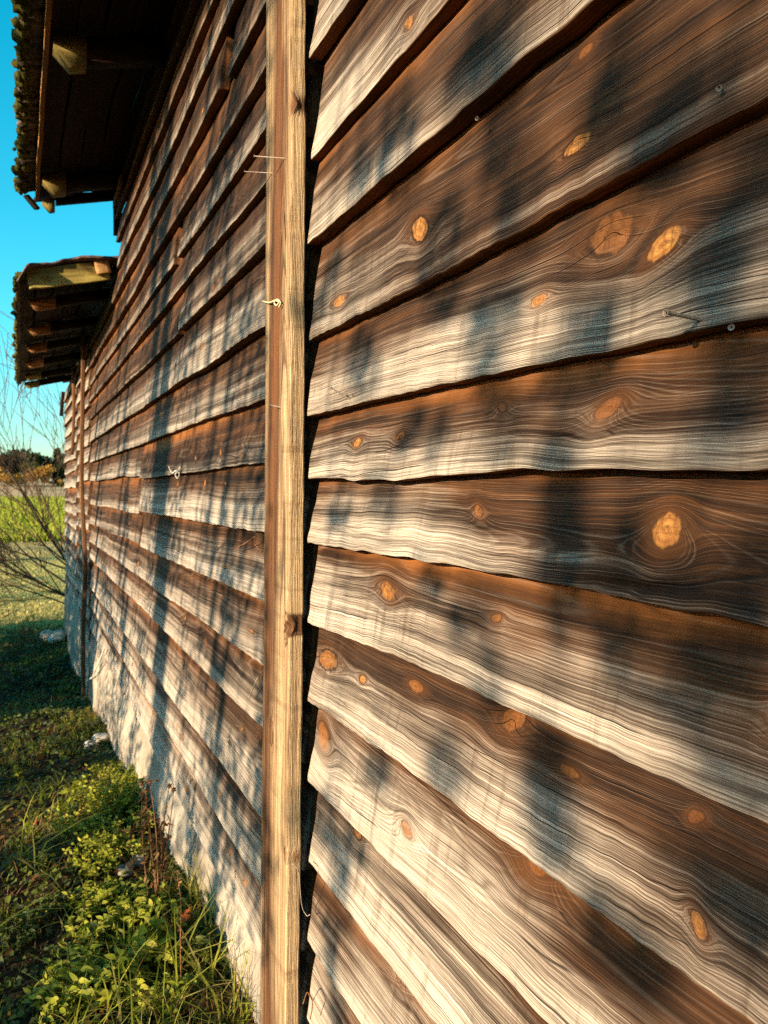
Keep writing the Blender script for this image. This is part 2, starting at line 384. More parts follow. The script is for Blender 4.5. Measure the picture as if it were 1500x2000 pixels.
for i in range(1, len(rowsR)):
    zl = rowsR[i]; up = rowsR[i-1]
    zt = (lambda up: (lambda u: up(u)+.028))(up)
    wave = None; dents = None
    if i == 7: wave = lambda u: .006*np.sin(u*7.3+1.2)
    if i == 8:
        pa, pb = on_wall(1030, 1120), on_wall(1330, 1180)
        wn8 = waves(77, 8, 15, 120)
        def dents(u, z, zl=zl, pa=pa, pb=pb):
            t = (u-pb[0])/(pa[0]-pb[0]); e = np.clip(t*6, 0, 1)*np.clip((1-t)*6, 0, 1)
            zc = zl(u) + .020 - .012*t; return .011*e*np.clip(1.4-np.abs(z-zc)/(.010+.003*wn8(u)), 0, 1)
    kn = [k for k in KW if float(zl(np.array([k[0]]))[0])-.005 < k[1] < float(up(np.array([k[0]]))[0])]
    rs = np.random.RandomState(500+i)
    for _ in range(2): kn.append((rs.uniform(-.8, .3), float(zl(np.array([0.]))[0])+rs.uniform(.03, .15), .02, .012, rs.rand()))
    xe = rs.uniform(-.006, .004)
    U = UR.copy(); U[-4:] += xe
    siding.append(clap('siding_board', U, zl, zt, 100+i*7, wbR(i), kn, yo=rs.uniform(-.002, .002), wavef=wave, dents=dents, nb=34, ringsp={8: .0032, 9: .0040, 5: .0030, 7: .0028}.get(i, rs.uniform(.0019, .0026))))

# boards beyond the batten
yl = [-620, -490, -370, -245, -115, 15, 142, 258, 362, 485, 640, 780, 908, 1037, 1177, 1300, 1418, 1600, 1735, 1870, 2030]
zl_left = [on_wall(510, y)[2] for y in yl]
XB2 = 8.12
rsL = np.random.RandomState(11)
def left_grid(x0, x1):
    n = int(6*math.log(max(x1, x0+.1)/x0)/.09); 
    return np.unique(np.concatenate([np.geomspace(x0, x1, max(8, n)*3)]))
def rand_knots(rs, x0, x1, z, h, n):
    return [(rs.uniform(x0, x1), z+rs.uniform(.02, h-.02), rs.uniform(.008, .02), rs.uniform(.006, .014), rs.uniform(.2, 1)) for _ in range(n)]
for i in range(1, len(zl_left)):
    z, zu = zl_left[i], zl_left[i-1]
    if z > 3.66: continue
    tall = z > 3.02
    xend = XT - .05 + rsL.uniform(-.12, .10) if tall else XB2 - .035
    segs = [(1.80, xend)]
    if i in (12, 13, 14): segs = [(1.80, 4.62 + (.02 if i == 13 else 0)), (4.64 + (.02 if i == 13 else 0), xend)]
    elif i == 20: segs = [(1.80, 2.9), (2.915, 5.05), (5.065, XB2-.06)]
    elif i in (9, 17): segs = [(1.80, 3.4+.5*(i == 17)), (3.415+.5*(i == 17), xend)]
    elif i in (5, 7): segs = [(1.80, 2.55+.9*(i == 7)), (2.64+.9*(i == 7), xend)]
    for k, (a, b) in enumerate(segs):
        dz = 0 if k == 0 else rsL.uniform(-.018, .018); sl = rsL.uniform(-.0025, .0025)
        zl = (lambda z, dz, sl: (lambda u: z + dz + (u-2)*sl))(z, dz, sl)
        zt = (lambda zu: (lambda u: np.full_like(u, zu+.030) if hasattr(u, '__len__') else zu+.03))(zu)
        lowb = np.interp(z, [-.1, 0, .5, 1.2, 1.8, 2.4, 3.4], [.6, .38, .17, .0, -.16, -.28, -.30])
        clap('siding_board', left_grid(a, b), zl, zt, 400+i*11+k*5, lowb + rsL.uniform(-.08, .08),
             rand_knots(rsL, a, b, z, zu-z, int((b-a)*1.5)+1), yo=rsL.uniform(-.004, .003), nb=22, amp=1.1, ringsp=.0032, nc=2, us=.25)
# far boards: between the two thin battens, then to the far corner
z0 = .02; far_rows = []
zz = 3.06
while zz > -.2:
    far_rows.append(zz); zz -= rsL.uniform(.16, .21)
for (a, b, dz) in ((XB2+.10, 9.80, 0.0), (9.98, XE+.02, -.06)):
    for i in range(1, len(far_rows)):
        z, zu = far_rows[i]+dz, far_rows[i-1]+dz
        e = rsL.uniform(-.05, .05) if b > 11 else 0
        zl = (lambda z, sl: (lambda u: z+(u-10)*sl))(z, rsL.uniform(-.006, .006))
        zt = (lambda zu: (lambda u: np.full_like(u, zu+.028)))(zu)
        clap('siding_board', np.linspace(a+rsL.uniform(0, .03), b+e, 46), zl, zt, 900+i*3+int(a), np.interp(z, [0, 1, 3], [.3, .0, .12])+rsL.uniform(-.1, .1),
             rand_knots(rsL, a, b, z, .18, 2), yo=rsL.uniform(-.005, .006), nb=8, amp=2.4, nc=2)

# rendered foundation, lumpy and lime-washed
def plaster():
    s = NT('lime_plaster'); p = s.n('ShaderNodeNewGeometry').outputs['Position']
    n = s.noise(p, 3.5, 5, .65); nf = s.noise(p, 45, 4, .6)
    c = s.mix(s.step(n, .3, .7), (.23, .20, .168), (.42, .375, .315))
    c = s.mix(s.math('MULTIPLY', s.step(nf, .48, .68), .55), c, (.20, .15, .10))
    c = s.mix(s.math('MULTIPLY', s.step(s.noise(p, (2.0, 2.0, .7), 4, .7), .5, .62), .5), c, (.22, .19, .15))
    return s.done(c, .9, s.math('ADD', s.math('MULTIPLY', n, 2.0), nf), .7, .006, .15)
PLASTER = plaster()
def foundation():
    xs = np.arange(-1.5, XE+.02, .04); n = len(xs)
    zt = .26; wv_ = waves(61, 14, 1.5, 25, 2); wb_ = waves(62, 6, 1.0, 6)
    rows = 26; V = []
    for k in range(rows):
        t = k/(rows-1); z = zt*(1-t) + (gz(xs, 0)-.35)*t
        bulge = -.050 + .060*min(1, t*3.0) + .028*np.clip(t*1.6-.3, 0, 1)
        y = bulge + wv_(xs, z)*.012 + wb_(xs)*.008 + np.random.RandomState(k).normal(0, .0025, n)
        V.append(np.stack([xs, y, z], -1))
    Vf = np.concatenate(V); i = np.arange(rows-1)[:, None]*n; j = np.arange(n-1)[None, :]
    q = np.stack([i+j, i+n+j, i+n+j+1, i+j+1], -1).reshape(-1, 4)
    Vb = np.concatenate([V[0]*[1, 0, 1]+[0, -.3, 0], V[-1]*[1, 0, 1]+[0, -.3, 0]])
    o = len(Vf); k = np.arange(n-1)
    q2 = np.stack([o+k, k, k+1, o+k+1], -1); 
    q3 = np.stack([o+k+1, o+n+k+1, o+n+k, o+k], -1)
    link('foundation', mesh_np('foundation', np.concatenate([Vf, Vb]), quads=np.concatenate([q, q2, q3]), mat=PLASTER), barn)
foundation()

# the upright batten over the joint
def post():
    zb, zt = -.25, 3.62; W = .215; T = .036
    U = np.concatenate([np.arange(0, .3, .03), np.arange(.3, 2.95, .0065), np.linspace(2.96, zt-zb, 12)])
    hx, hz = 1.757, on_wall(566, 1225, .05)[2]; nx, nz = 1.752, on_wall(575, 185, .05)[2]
    wz = waves(41, 4, 1.2, 6); we = waves(42, 8, 10, 80); wh = waves(43, 10, 60, 260, 2)
    def P(u, b, c):
        z = zb+u
        x = 1.746 + b*W + wz(u)*.0035 + np.where(b < .02, we(u)*.0022, 0) + np.where(b > .97, we(u+9)*.003, 0) + .004*np.clip(1.4-z, -.6, 1)*(b)
        y = .050 - c*T + wz(u+3)*.0025 - .003*(b > .97)
        dh = np.sqrt(((x-hx)/.020)**2 + ((z-hz)/.032)**2) + wh(x, z)*.3
        d2 = np.sqrt(((x-nx)/.012)**2 + ((z-nz)/.028)**2) + wh(x, z)*.2
        y = y - np.where(c < .5, .032*np.clip(1.2-dh, 0, .9) + .014*np.clip(1.1-d2, 0, 1), 0)
        x = x + np.where((b < .02) & (c > .02), .016*np.clip(1.2-dh, 0, .8) + .008*np.clip(1.1-d2, 0, 1), 0)
        sp = np.clip(1-np.abs(z-hz-.075)/.05, 0, 1); y = y - np.where(c < .04, .010*sp*np.exp(-((x-1.751-.25*(z-hz-.03)**2*8)/.0035)**2), 0)
        return np.stack([x, y, z], -1)
    def wvf(u, b, c, wv): return np.where(c < .04, .25+.80*np.exp(-((b-.60-.15*np.sin(u*1.7))/.24)**2)*(.75+.25*np.sin(u*2.9+b*3)), .12)
    kn = [(on_wall(572, 1685, .05)[2]-zb, .012, .010, .007, .0), (on_wall(540, 1440, .05)[2]-zb, .13, .03, .012, .1)]
    return plank('batten', POSTW, barn, U, 26, P, W, T, 77, knots=kn, wb=lambda u, b: .12 - 2.5*np.clip(1.25-np.sqrt(((1.746+b*W-hx)/.020)**2+((zb+u-hz)/.032)**2)-wh(1.746+b*W, zb+u)*.3, 0, .6)*1.6 - .7*np.clip(1.1-np.sqrt(((1.746+b*W-nx)/.012)**2+((zb+u-nz)/.028)**2), 0, .6), wvf=wvf, ringsp=.0030, pith=(.05, .10), nc=10, flip=True)  # hole coloured dark, for the rot and for the shade in its depth
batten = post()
# thin uprights further along
def thin(x, z0, z1, w, t, seed, y, lean=0.0, mat=POSTW, wb=-.2):
    return straight_plank('batten', mat, barn, (x, y, z0), (x+lean, y-.006, z1), (1, 0, 0), (0, 1, 0), w, t, seed, step=.06, nb=6, wb=wb, warp=.008)
thin(8.10, -.68, on_wall(172, 640)[2]-.05, .10, .035, 51, .075, -.06)
thin(9.86, on_wall(146, 890)[2], on_wall(148, 693)[2], .12, .03, 52, .05, .03, wb=-.3)
# corner board of the taller part
straight_plank('corner_board', ROOFW, barn, (XT+.01, .0, 3.34), (XT-.01, .0, 3.74), (1, 0, 0), (0, 1, 0), .09, .05, 53, wb=-.3)

# ------------------------------------------------------------------ roofs
def tubes(paths, sides=5):
    """paths: list of (points Nx3, radii N) -> verts, quads"""
    V = []; Q = []; o = 0
    ang = np.arange(sides)*2*pi/sides
    for pts, rad in paths:
        pts = np.asarray(pts, float); rad = np.broadcast_to(np.asarray(rad, float), (len(pts),))
        t = np.gradient(pts, axis=0); t /= np.linalg.norm(t, axis=1)[:, None]+1e-9
        ref = np.where(np.abs(t[:, 2:3]) > .9, [[1.0, 0, 0]], [[0, 0, 1.0]])
        s_ = np.cross(t, ref); s_ /= np.linalg.norm(s_, axis=1)[:, None]+1e-9; b_ = np.cross(t, s_)
        ringv = pts[:, None] + rad[:, None, None]*(np.cos(ang)[None, :, None]*s_[:, None] + np.sin(ang)[None, :, None]*b_[:, None])
        V.append(ringv.reshape(-1, 3)); n = len(pts)
        i = np.arange(n-1)[:, None]*sides; j = np.arange(sides)[None, :]; j2 = (j+1) % sides
        Q.append((np.stack([i+j, i+j2, i+sides+j2, i+sides+j], -1).reshape(-1, 4))+o); o += n*sides
    return np.concatenate(V), np.concatenate(Q)
def simple_mat(name, a, b, scale=30., rough=.85, bump=.3, trans=None, spec=.2, det=3):
    s = NT(name); p = s.n('ShaderNodeNewGeometry').outputs['Position']; n = s.noise(p, scale, det, .6)
    return s.done(s.mix(s.step(n, .3, .7), a, b), rough, n if bump else None, bump, .004, spec, trans)
SHINGLE = simple_mat('grey_wood_shingle', (.05, .035, .028), (.14, .10, .085), 25)
FELT = simple_mat('crumpled_roof_felt', (.07, .05, .048), (.17, .12, .115), 40, .9, .6)
MOSS = simple_mat('dark_moss', (.012, .012, .004), (.10, .095, .012), 45, .95, .8)
IRON = simple_mat('rusty_steel', (.10, .05, .03), (.24, .15, .10), 400, .5, .2, None, .5)

SL = .26   # eave slope (drop per metre outwards)
def roof_part(name, x0, x1, zwall, yout, ridge_y, deck):
    rf = box_roof(name, x0, x1, zwall, yout, ridge_y)
    return rf
def slab(name, x0, x1, zw, y_out, y_in, t, mat, parent):
    V = []
    for x in (x0, x1):
        for (y, dz) in ((y_out, 0), (y_in, 0), (y_in, t), (y_out, t)): V.append((x, y, zw - SL*y + dz))
    q = [(0,1,2,3),(7,6,5,4),(0,4,5,1),(1,5,6,2),(2,6,7,3),(3,7,4,0)]
    return link(name, mesh_np(name, V, quads=q, mat=mat, smooth=False), parent)

rsR = np.random.RandomState(21)
ZW = 3.655   # underside of the upper roof at the wall
roof = slab('roof', -3.6, XT-.02, ZW+.03, -.0, -4.0, .05, SHINGLE, barn)
# deck boards under the eave, ragged at the far end
for k, y in enumerate(np.arange(-.088, .50, .118)):
    xe = XT + [.10, .16, -.03, .02][k % 4]
    if k == 4:
        straight_plank('deck_board', ROOFW, roof, (-3.5, y+.056, ZW-SL*(y+.056)), (XT-.42, y+.056, ZW-SL*(y+.056)), (0, 1, -SL), (0, -SL, -1), .112, .024, 60+k, step=.08, wb=-.5, warp=.005)
        straight_plank('deck_board', ROOFW, roof, (XT-.42, y+.056, ZW-SL*(y+.056)), (XT+.05, y+.070, ZW-.02-SL*(y+.06)), (0, 1, -SL), (0, -SL, -1), .085, .024, 66, step=.05, wb=-.5, warp=.005)
    else:
        straight_plank('deck_board', ROOFW, roof, (-3.5, y+.056, ZW-SL*(y+.056)), (xe, y+.056, ZW-SL*(y+.056)), (0, 1, -SL), (0, -SL, -1), .112, .024, 60+k, step=.08, wb=-.5, warp=.005)
# fascia strip, lit, below the shingle ends
straight_plank('fascia', FASC, roof, (-3.5, .515, ZW-SL*.515-.004), (XT-.02, .515, ZW-SL*.515-.004), (0, 0, 1), (0, 1, 0), .085, .022, 71, step=.06, wb=.25, warp=.004)
# shingles along the eave, each with its own edge
def shingle_mesh(seed):
    r = np.random.RandomState(seed); w = .095; L = .30; t = .013
    V = []
    n = 5
    for j, x in enumerate(np.linspace(-w/2, w/2, n)):
        e = r.uniform(-.018, .018)
        V += [(x, -e, 0), (x, -L, .012), (x, -L, .012+t*.5), (x, -e, t+r.uniform(0, .004))]
    q = []
    for j in range(n-1):
        a = j*4; b = a+4
        q += [(a, a+1, b+1, b), (a+3, b+3, b+2, a+2), (a, b, b+3, a+3), (a+1, a+2, b+2, b+1)]
    q += [(0, 3, 2, 1), (n*4-4, n*4-3, n*4-2, n*4-1)]
    return mesh_np('shingle', V, quads=q, mat=SHINGLE, smooth=False)
SHM = [shingle_mesh(k) for k in range(7)]
def shingle_row(parent, x0, x1, yout, zw, lift, xs_fine):
    x = x0
    while x < x1:
        o = link('shingle', SHM[rsR.randint(7)], parent)
        o.matrix_world = Matrix.Translation((x, yout+rsR.uniform(-.012, .012), zw - SL*yout + lift + rsR.uniform(-.003, .006))) @ Matrix.Rotation(math.atan(SL)*-1.0, 4, 'X') @ Matrix.Rotation(rsR.uniform(-.05, .05), 4, 'Z') @ Matrix.Rotation(rsR.uniform(-.04, .04), 4, 'Y')
        x += .1
shingle_row(roof, 1.6, XT+.02, .600, ZW, .028, None)
shingle_row(roof, 1.65, XT-.0, .585, ZW, .043, None)
slab('shingle_cover', -3.6, 1.54, ZW+.026, .60, 0.0, .03, SHINGLE, roof)
slab('shingle_cover', 1.54, XT-.04, ZW+.062, .44, 0.0, .03, SHINGLE, roof)
def moss(parent, x0, x1, n, yc, zw, lift, seed, sz=(.006, .029)):
    r = np.random.RandomState(seed); V = []; Q = []; o = 0
    ico = []
    for th in np.linspace(0.0, pi, 5):
        for ph in np.arange(6)*pi/3: ico.append((sin(th)*cos(ph), sin(th)*sin(ph), cos(th)))
    ico = np.array(ico); iq = [(a*6+b, a*6+(b+1) % 6, a*6+6+(b+1) % 6, a*6+6+b) for a in range(4) for b in range(6)]; iq = np.array(iq)
    for _ in range(n):
        s = r.uniform(*sz); y = yc + r.normal(0, .016); x = r.uniform(x0, x1)
        v = ico*(s*r.uniform(.8, 1.3, (1, 3)))*(1+r.uniform(-.35, .35, (30, 1)))
        V.append(v + [x, y, zw - SL*y + lift + r.uniform(-.012, .02)]); Q.append(iq+o); o += 30
    return setp(link('moss', mesh_np('moss', np.concatenate(V), quads=np.concatenate(Q), mat=MOSS), parent), kind='stuff')
moss(roof, 1.5, XT+.02, 560, .592, ZW, .040, 5)
# rafters: sunlight on the tails and shade further in put into the colour
def rafter(x, zw, yout, h, w, seed, parent, mat=BARGE, cut=True, y_in=-.1):
    t = .10
    pts = [(y_in, 0), (yout, 0), (yout, -h*.30), (yout-h*.55, -h)] if cut else [(y_in, 0), (yout, 0), (yout, -h)]
    pts += [(y_in, -h)]
    V = [(x+sx*w/2, y, zw - SL*y + dz) for sx in (-1, 1) for (y, dz) in pts]; n = len(pts)
    polys = [list(range(n))[::-1], list(range(n, 2*n))]
    q = [(i, (i+1) % n, n+(i+1) % n, n+i) for i in range(n)]
    me = mesh_np('rafter', V, quads=q, polys=polys, mat=mat, smooth=False)
    v = np.array(V); 
    addattr(me, 'ring', np.sqrt((v[:, 2]-zw+.3)**2)/.004 + v[:, 0]*50); addattr(me, 'bc', np.stack([v[:, 1]+seed, v[:, 2]+v[:, 0], np.full(len(v), seed*2.)], -1), 'FLOAT_VECTOR')
    addattr(me, 'kv', np.full((len(v), 3), 9.), 'FLOAT_VECTOR'); addattr(me, 'wv', np.full(len(v), .4)); addattr(me, 'wb', np.full(len(v), .0)); addattr(me, 'kt', np.zeros(len(v)))
    return link('rafter', me, parent)
for k, x in enumerate((.4, 2.1, 3.78, 5.42)):
    rafter(x, ZW-.028, .478, .125, .10, 3+k, roof, y_in=.34)
    rafter(x, ZW-.028, .338, .105, .094, 3+k, roof, ROOFW, False)
rafter(XT-.06, ZW-.055, .47, .085, .06, 9, roof, y_in=.39)
rafter(XT-.06, ZW-.05, .385, .045, .05, 9, roof, ROOFW, False)
straight_plank('broken_board', ROOFW, roof, (XT+.06, .50, ZW-.155), (XT+.12, .20, ZW-.055), (1, 0, 0), (0, 0, -1), .10, .022, 67, step=.02, wb=-.5, warp=.010)
straight_plank('broken_board', ROOFW, roof, (XT+.05, .26, ZW-.075), (XT+.02, -.02, ZW-.03), (1, 0, .2), (0, 0, -1), .12, .022, 68, step=.02, wb=-.5, warp=.012)
straight_plank('broken_board', ROOFW, roof, (XT+.03, .57, ZW-.13), (XT+.07, .50, ZW-.20), (1, 0, 0), (0, 1, 0), .09, .02, 69, step=.02, wb=-.5, warp=.006)
# loose lit splinters of the upper wall head
straight_plank('batten_scrap', FASC, barn, (5.2, .03, 3.50), (5.62, .03, 3.46), (0, 0, 1), (0, 1, 0), .05, .02, 81, wb=.1)

# lower roof beyond
ZW2 = 3.105
roof2 = slab('roof', XT+.07, XE+.25, ZW2+.04, 0, -4.0, .05, SHINGLE, barn)
for k, y in enumerate(np.arange(-.085, .56, .118)):
    straight_plank('deck_board', ROOFW, roof2, (XT+.10, y+.056, ZW2-SL*(y+.056)), (11.55+rsR.uniform(-.1, .1), y+.056, ZW2-SL*(y+.056)), (0, 1, -SL), (0, -SL, -1), .112, .024, 90+k, step=.12, wb=-.5, warp=.008)
straight_plank('bargeboard', BARGE, roof2, (XT+.055, .035, ZW2-.005-SL*.035), (XT+.055, .565, ZW2-.005-SL*.565), (0, SL, 1), (-1, 0, 0), .135, .03, 97, step=.02, wb=.25, nb=14, wv_sides=.3, knots=[(.42, .05, .02, .02, .3)])
straight_plank('block', FASC, roof2, (XT+.02, .03, ZW2+.03-SL*.03), (XT+.02, .125, ZW2+.03-SL*.125), (0, SL, 1), (-1, 0, 0), .115, .03, 98, step=.02, wb=.4, wv_sides=.1)
for k, x in enumerate((6.45, 7.5, 8.45, 9.5, 10.6, 11.4)):
    rafter(x, ZW2-.026, .545, .085, .09, 20+k, roof2, FASC if k < 4 else BARGE, y_in=.36)  # tails pale as if sunlit, inner lengths near black as if shaded
    rafter(x, ZW2-.026, .358, .075, .084, 20+k, roof2, ROOFW, False)
def felt():
    xs = np.concatenate([np.linspace(XT+.0, XT+.5, 26), np.linspace(XT+.55, 11.75, 90)]); ys = np.linspace(-.05, .63, 44)
    X, Y = np.meshgrid(xs, ys, indexing='ij'); w = waves(88, 12, 6, 45, 2); w2 = waves(89, 5, 3, 12)
    e = np.exp(-(X-XT)*5)
    Z = ZW2 + .042 - SL*Y + w(X, Y)*.009*(.5+e) + .035*e*np.clip((.35-np.abs(Y-.22))/.35, 0, 1) + .02*np.clip(Y-.45, 0, 1)*w2(X)
    Z = Z - np.clip(Y-.57, 0, 1)*1.1
    Xs = X + w2(Y*9)*.018*e - .03*e*np.sin(Y*14)
    n, m = X.shape; top = np.stack([Xs, Y, Z+.016], -1).reshape(-1, 3); bot = np.stack([Xs, Y, Z], -1).reshape(-1, 3)
    i = np.arange(n-1)[:, None]*m; j = np.arange(m-1)[None, :]; q = np.stack([i+j, i+m+j, i+m+j+1, i+j+1], -1).reshape(-1, 4)
    o = n*m; edge = []
    for a in range(m-1): edge += [(a, a+1, o+a+1, o+a), ((n-1)*m+a+1, (n-1)*m+a, o+(n-1)*m+a, o+(n-1)*m+a+1)]
    for a in range(n-1): edge += [(a*m+m-1, a*m+2*m-1, o+a*m+2*m-1, o+a*m+m-1)]
    link('roof_felt', mesh_np('roof_felt', np.concatenate([top, bot]), quads=np.concatenate([q, q[:, ::-1]+o, np.array(edge)]), mat=FELT), roof2)
felt()
moss(roof2, XT+.02, 11.7, 330, .615, ZW2, .03, 6, (.010, .026))
straight_plank('batten_scrap', ROOFW, barn, (XE-.05, .03, 2.98), (XE-.05, .06, 2.62), (1, 0, 0), (0, 1, 0), .10, .05, 83, wb=-.2)

# ------------------------------------------------------------------ vegetation tools
def ground_at(x, y):
    Z = 0.0
    for _ in range(8):
        p = at_z(x, y, Z); Z = float(gz(p[0], p[1]))
    return np.array([p[0], p[1], Z])
def unit(v): v = np.asarray(v, float); return v/(np.linalg.norm(v, axis=-1, keepdims=True)+1e-9)
def leaves_mesh(name, pos, dirs, nors, length, width, mat, rnd, detail=True, curl=.25):
    """pointed oval leaves folded along the midrib"""
    pos = np.asarray(pos, float); n = len(pos); dirs = unit(dirs); side = unit(np.cross(dirs, nors)); nor = np.cross(side, dirs)
    length = np.broadcast_to(np.asarray(length, float), (n,))[:, None]; width = np.broadcast_to(np.asarray(width, float), (n,))[:, None]
    if detail:
        T = [(0, 0), (.3, -.46), (.3, 0), (.3, .46), (.68, -.36), (.68, 0), (.68, .36), (1, 0)]
        F4 = [(1, 2, 5, 4), (2, 3, 6, 5)]; F3 = [(0, 2, 1), (0, 3, 2), (4, 5, 7), (5, 6, 7)]
    else:
        T = [(0, 0), (.45, -.5), (.45, .5), (1, 0)]; F4 = []; F3 = [(0, 2, 1), (1, 2, 3)]
    V = np.stack([pos + dirs*length*t + side*width*s_ + nor*(abs(s_)*width*.35 - length*curl*t*t) for (t, s_) in T], 1)
    k = len(T); base = np.arange(n)[:, None]*k
    q = np.concatenate([base+np.array(f)[None] for f in F4]) if F4 else None
    t = np.concatenate([base+np.array(f)[None] for f in F3])
    me = mesh_np(name, V.reshape(-1, 3), quads=q, tris=t, mat=mat)
    addattr(me, 'rnd', np.repeat(rnd, k)); return me
def leaf_mat(name, cols, trans=1.0, rough=.55):
    s = NT(name); r = s.attr('rnd')
    cr = s.n('ShaderNodeValToRGB', {0: r}); e = cr.color_ramp.elements
    e[0].position = 0; e[0].color = (*cols[0], 1); e[1].position = 1; e[1].color = (*cols[-1], 1)
    for i, c in enumerate(cols[1:-1]):
        x = e.new((i+1)/(len(cols)-1)); x.color = (*c, 1)
    p = s.n('ShaderNodeNewGeometry').outputs['Position']
    c = s.mix(s.math('MULTIPLY', s.noise(p, 70, 2), .6), cr.outputs[0], s.mix(1.0, cr.outputs[0], (.45, .42, .35), 'MULTIPLY'))
    return s.done(c, rough, None, spec=.3, trans=s.mix(.0, c, c))
GRASSM = leaf_mat('grass_blades', [(.06, .085, .008), (.15, .195, .016), (.27, .32, .028), (.38, .38, .05), (.50, .41, .15)])
COVERM = leaf_mat('creeping_leaves', [(.03, .042, .009), (.08, .11, .015), (.16, .19, .022), (.12, .16, .08)])
BRIGHTM = leaf_mat('bright_weed_leaves', [(.16, .20, .012), (.32, .36, .022), (.44, .46, .04), (.50, .46, .07)])
DRYM = leaf_mat('dry_leaves', [(.10, .04, .015), (.22, .10, .03), (.34, .17, .06), (.42, .26, .12)])
REDM = leaf_mat('orange_fallen_leaf', [(.35, .06, .015), (.48, .13, .02), (.5, .18, .03)])
TREEM = leaf_mat('autumn_tree_leaves', [(.05, .06, .01), (.12, .11, .015), (.25, .17, .02)])
BARK = simple_mat('grey_bark', (.05, .035, .025), (.16, .115, .08), 40, .9, .6)
TWIG = simple_mat('brown_twig', (.07, .040, .024), (.16, .095, .06), 60, .85, .2)
STALK = simple_mat('dry_red_stalk', (.12, .05, .025), (.28, .14, .07), 120, .85, .2)
GSTEM = simple_mat('green_stem', (.07, .09, .012), (.16, .15, .03), 90, .7, .1)

def grow(r, p, d, L, rad, lev, paths, tips, bend=.18, up=.0, nsub=4, spread=.7, ratio=.62, minr=.001):
    n = max(4, int(5+lev*2)); pts = [np.array(p, float)]; dd = unit(d)
    for i in range(n):
        dd = unit(dd + r.normal(0, bend, 3)*.6 + np.array([0, 0, up])*.3)
        pts.append(pts[-1] + dd*L/n)
    rr = np.linspace(rad, max(rad*.35, minr), n+1); paths.append((np.array(pts), rr))
    if lev <= 0:
        tips.append((pts[-1], dd)); tips.append((pts[-2], dd)); return
    for k in range(nsub):
        t = r.uniform(.3, 1.0); i = min(n-1, int(t*n)); b = pts[i]+(pts[i+1]-pts[i])*(t*n-i)
        ax = unit(np.cross(dd, r.normal(0, 1, 3))); nd = unit(unit(pts[i+1]-pts[i])*cos(spread*r.uniform(.5, 1.2)) + ax*sin(spread*r.uniform(.5, 1.2)))
        grow(r, b, nd, L*ratio*r.uniform(.7, 1.15), max(rr[i]*.6, minr), lev-1, paths, tips, bend, up, nsub, spread, ratio, minr)
def tube_obj(name, paths, mat, parent, sides=5):
    V, Q = tubes(paths, sides); return link(name, mesh_np(name, V, quads=Q, mat=mat), parent)

# ------------------------------------------------------------------ trees that shade the wall (they stand left of and behind the camera)
SH = unit([SUN[0], SUN[1], 0]); TAN = SUN[2]/sqrt(SUN[0]**2+SUN[1]**2)
def sunward(W, L): return np.asarray(W, float) + np.asarray(SUN)*(L/cos(SUN_EL))
def leaf_cloud(r, cen, rad, n, size, name, mat, parent, detail=False):
    p = unit(r.normal(0, 1, (n, 3)))*(r.uniform(.25, 1, (n, 1))**.5)*rad + cen
    return link(name, leaves_mesh(name, p, r.normal(0, 1, (n, 3)), r.normal(0, 1, (n, 3)), size*r.uniform(.6, 1.3, n), size*.55*r.uniform(.7, 1.2, n), mat, r.rand(n), detail), parent)

def forked_tree(xw, L, rad, zfork, label, seed, split=.35, crown=True):
    b = sunward((xw, 0, 0), L); g = float(gz(b[0], b[1])); r = np.random.RandomState(seed)
    o = empty('pine_tree', (b[0], b[1], g), label, 'tree', 'trees whose shade falls on the barn')
    zf = zfork + TAN*L; paths = []; tips = []
    pts = [(b[0]+.03*sin(k*1.3), b[1], g-.2+(zf-g+.2)*k/8) for k in range(9)]; paths.append((pts, np.linspace(rad*1.15, rad*.9, 9)))
    for sgn in (-1, 1):
        pp = [(b[0]+.03*sin(8*1.3)+sgn*split*min(1, k/3)*.5+.04*sin(k+sgn), b[1]+.1*sgn, zf-.1+k*.75) for k in range(8)]
        paths.append((pp, np.linspace(rad*.62, rad*.30, 8)))
    top = np.array(paths[-1][0][-1]); 
    for k in range(7):
        a = r.uniform(0, 2*pi); grow(r, (b[0]+r.uniform(-.2, .2), b[1], zf+r.uniform(3.0, 5)), (cos(a), sin(a), .2), 1.6, .05, 2, paths, tips, nsub=3)
    tube_obj('trunk', paths, BARK, o, 7)
    T = np.array([t[0] for t in tips]); n = len(T)*6; idx = r.randint(0, len(T), n)
    link('crown', leaves_mesh('crown', T[idx]+r.normal(0, .25, (n, 3)), r.normal(0, 1, (n, 3)), r.normal(0, 1, (n, 3)), .11, .06, TREEM, r.rand(n), False), o)
    return o
forked_tree(3.95, 11.0, .20, 1.16, 'forked tree whose double shadow crosses the boards beyond the batten', 1, .42)
forked_tree(2.72, 8.5, .055, .9, 'slender tree whose narrow shadow falls just beyond the batten', 2, .30)
forked_tree(5.5, 13.5, .10, .6, 'tree whose shadow falls between the batten and the thin upright', 3, .5)

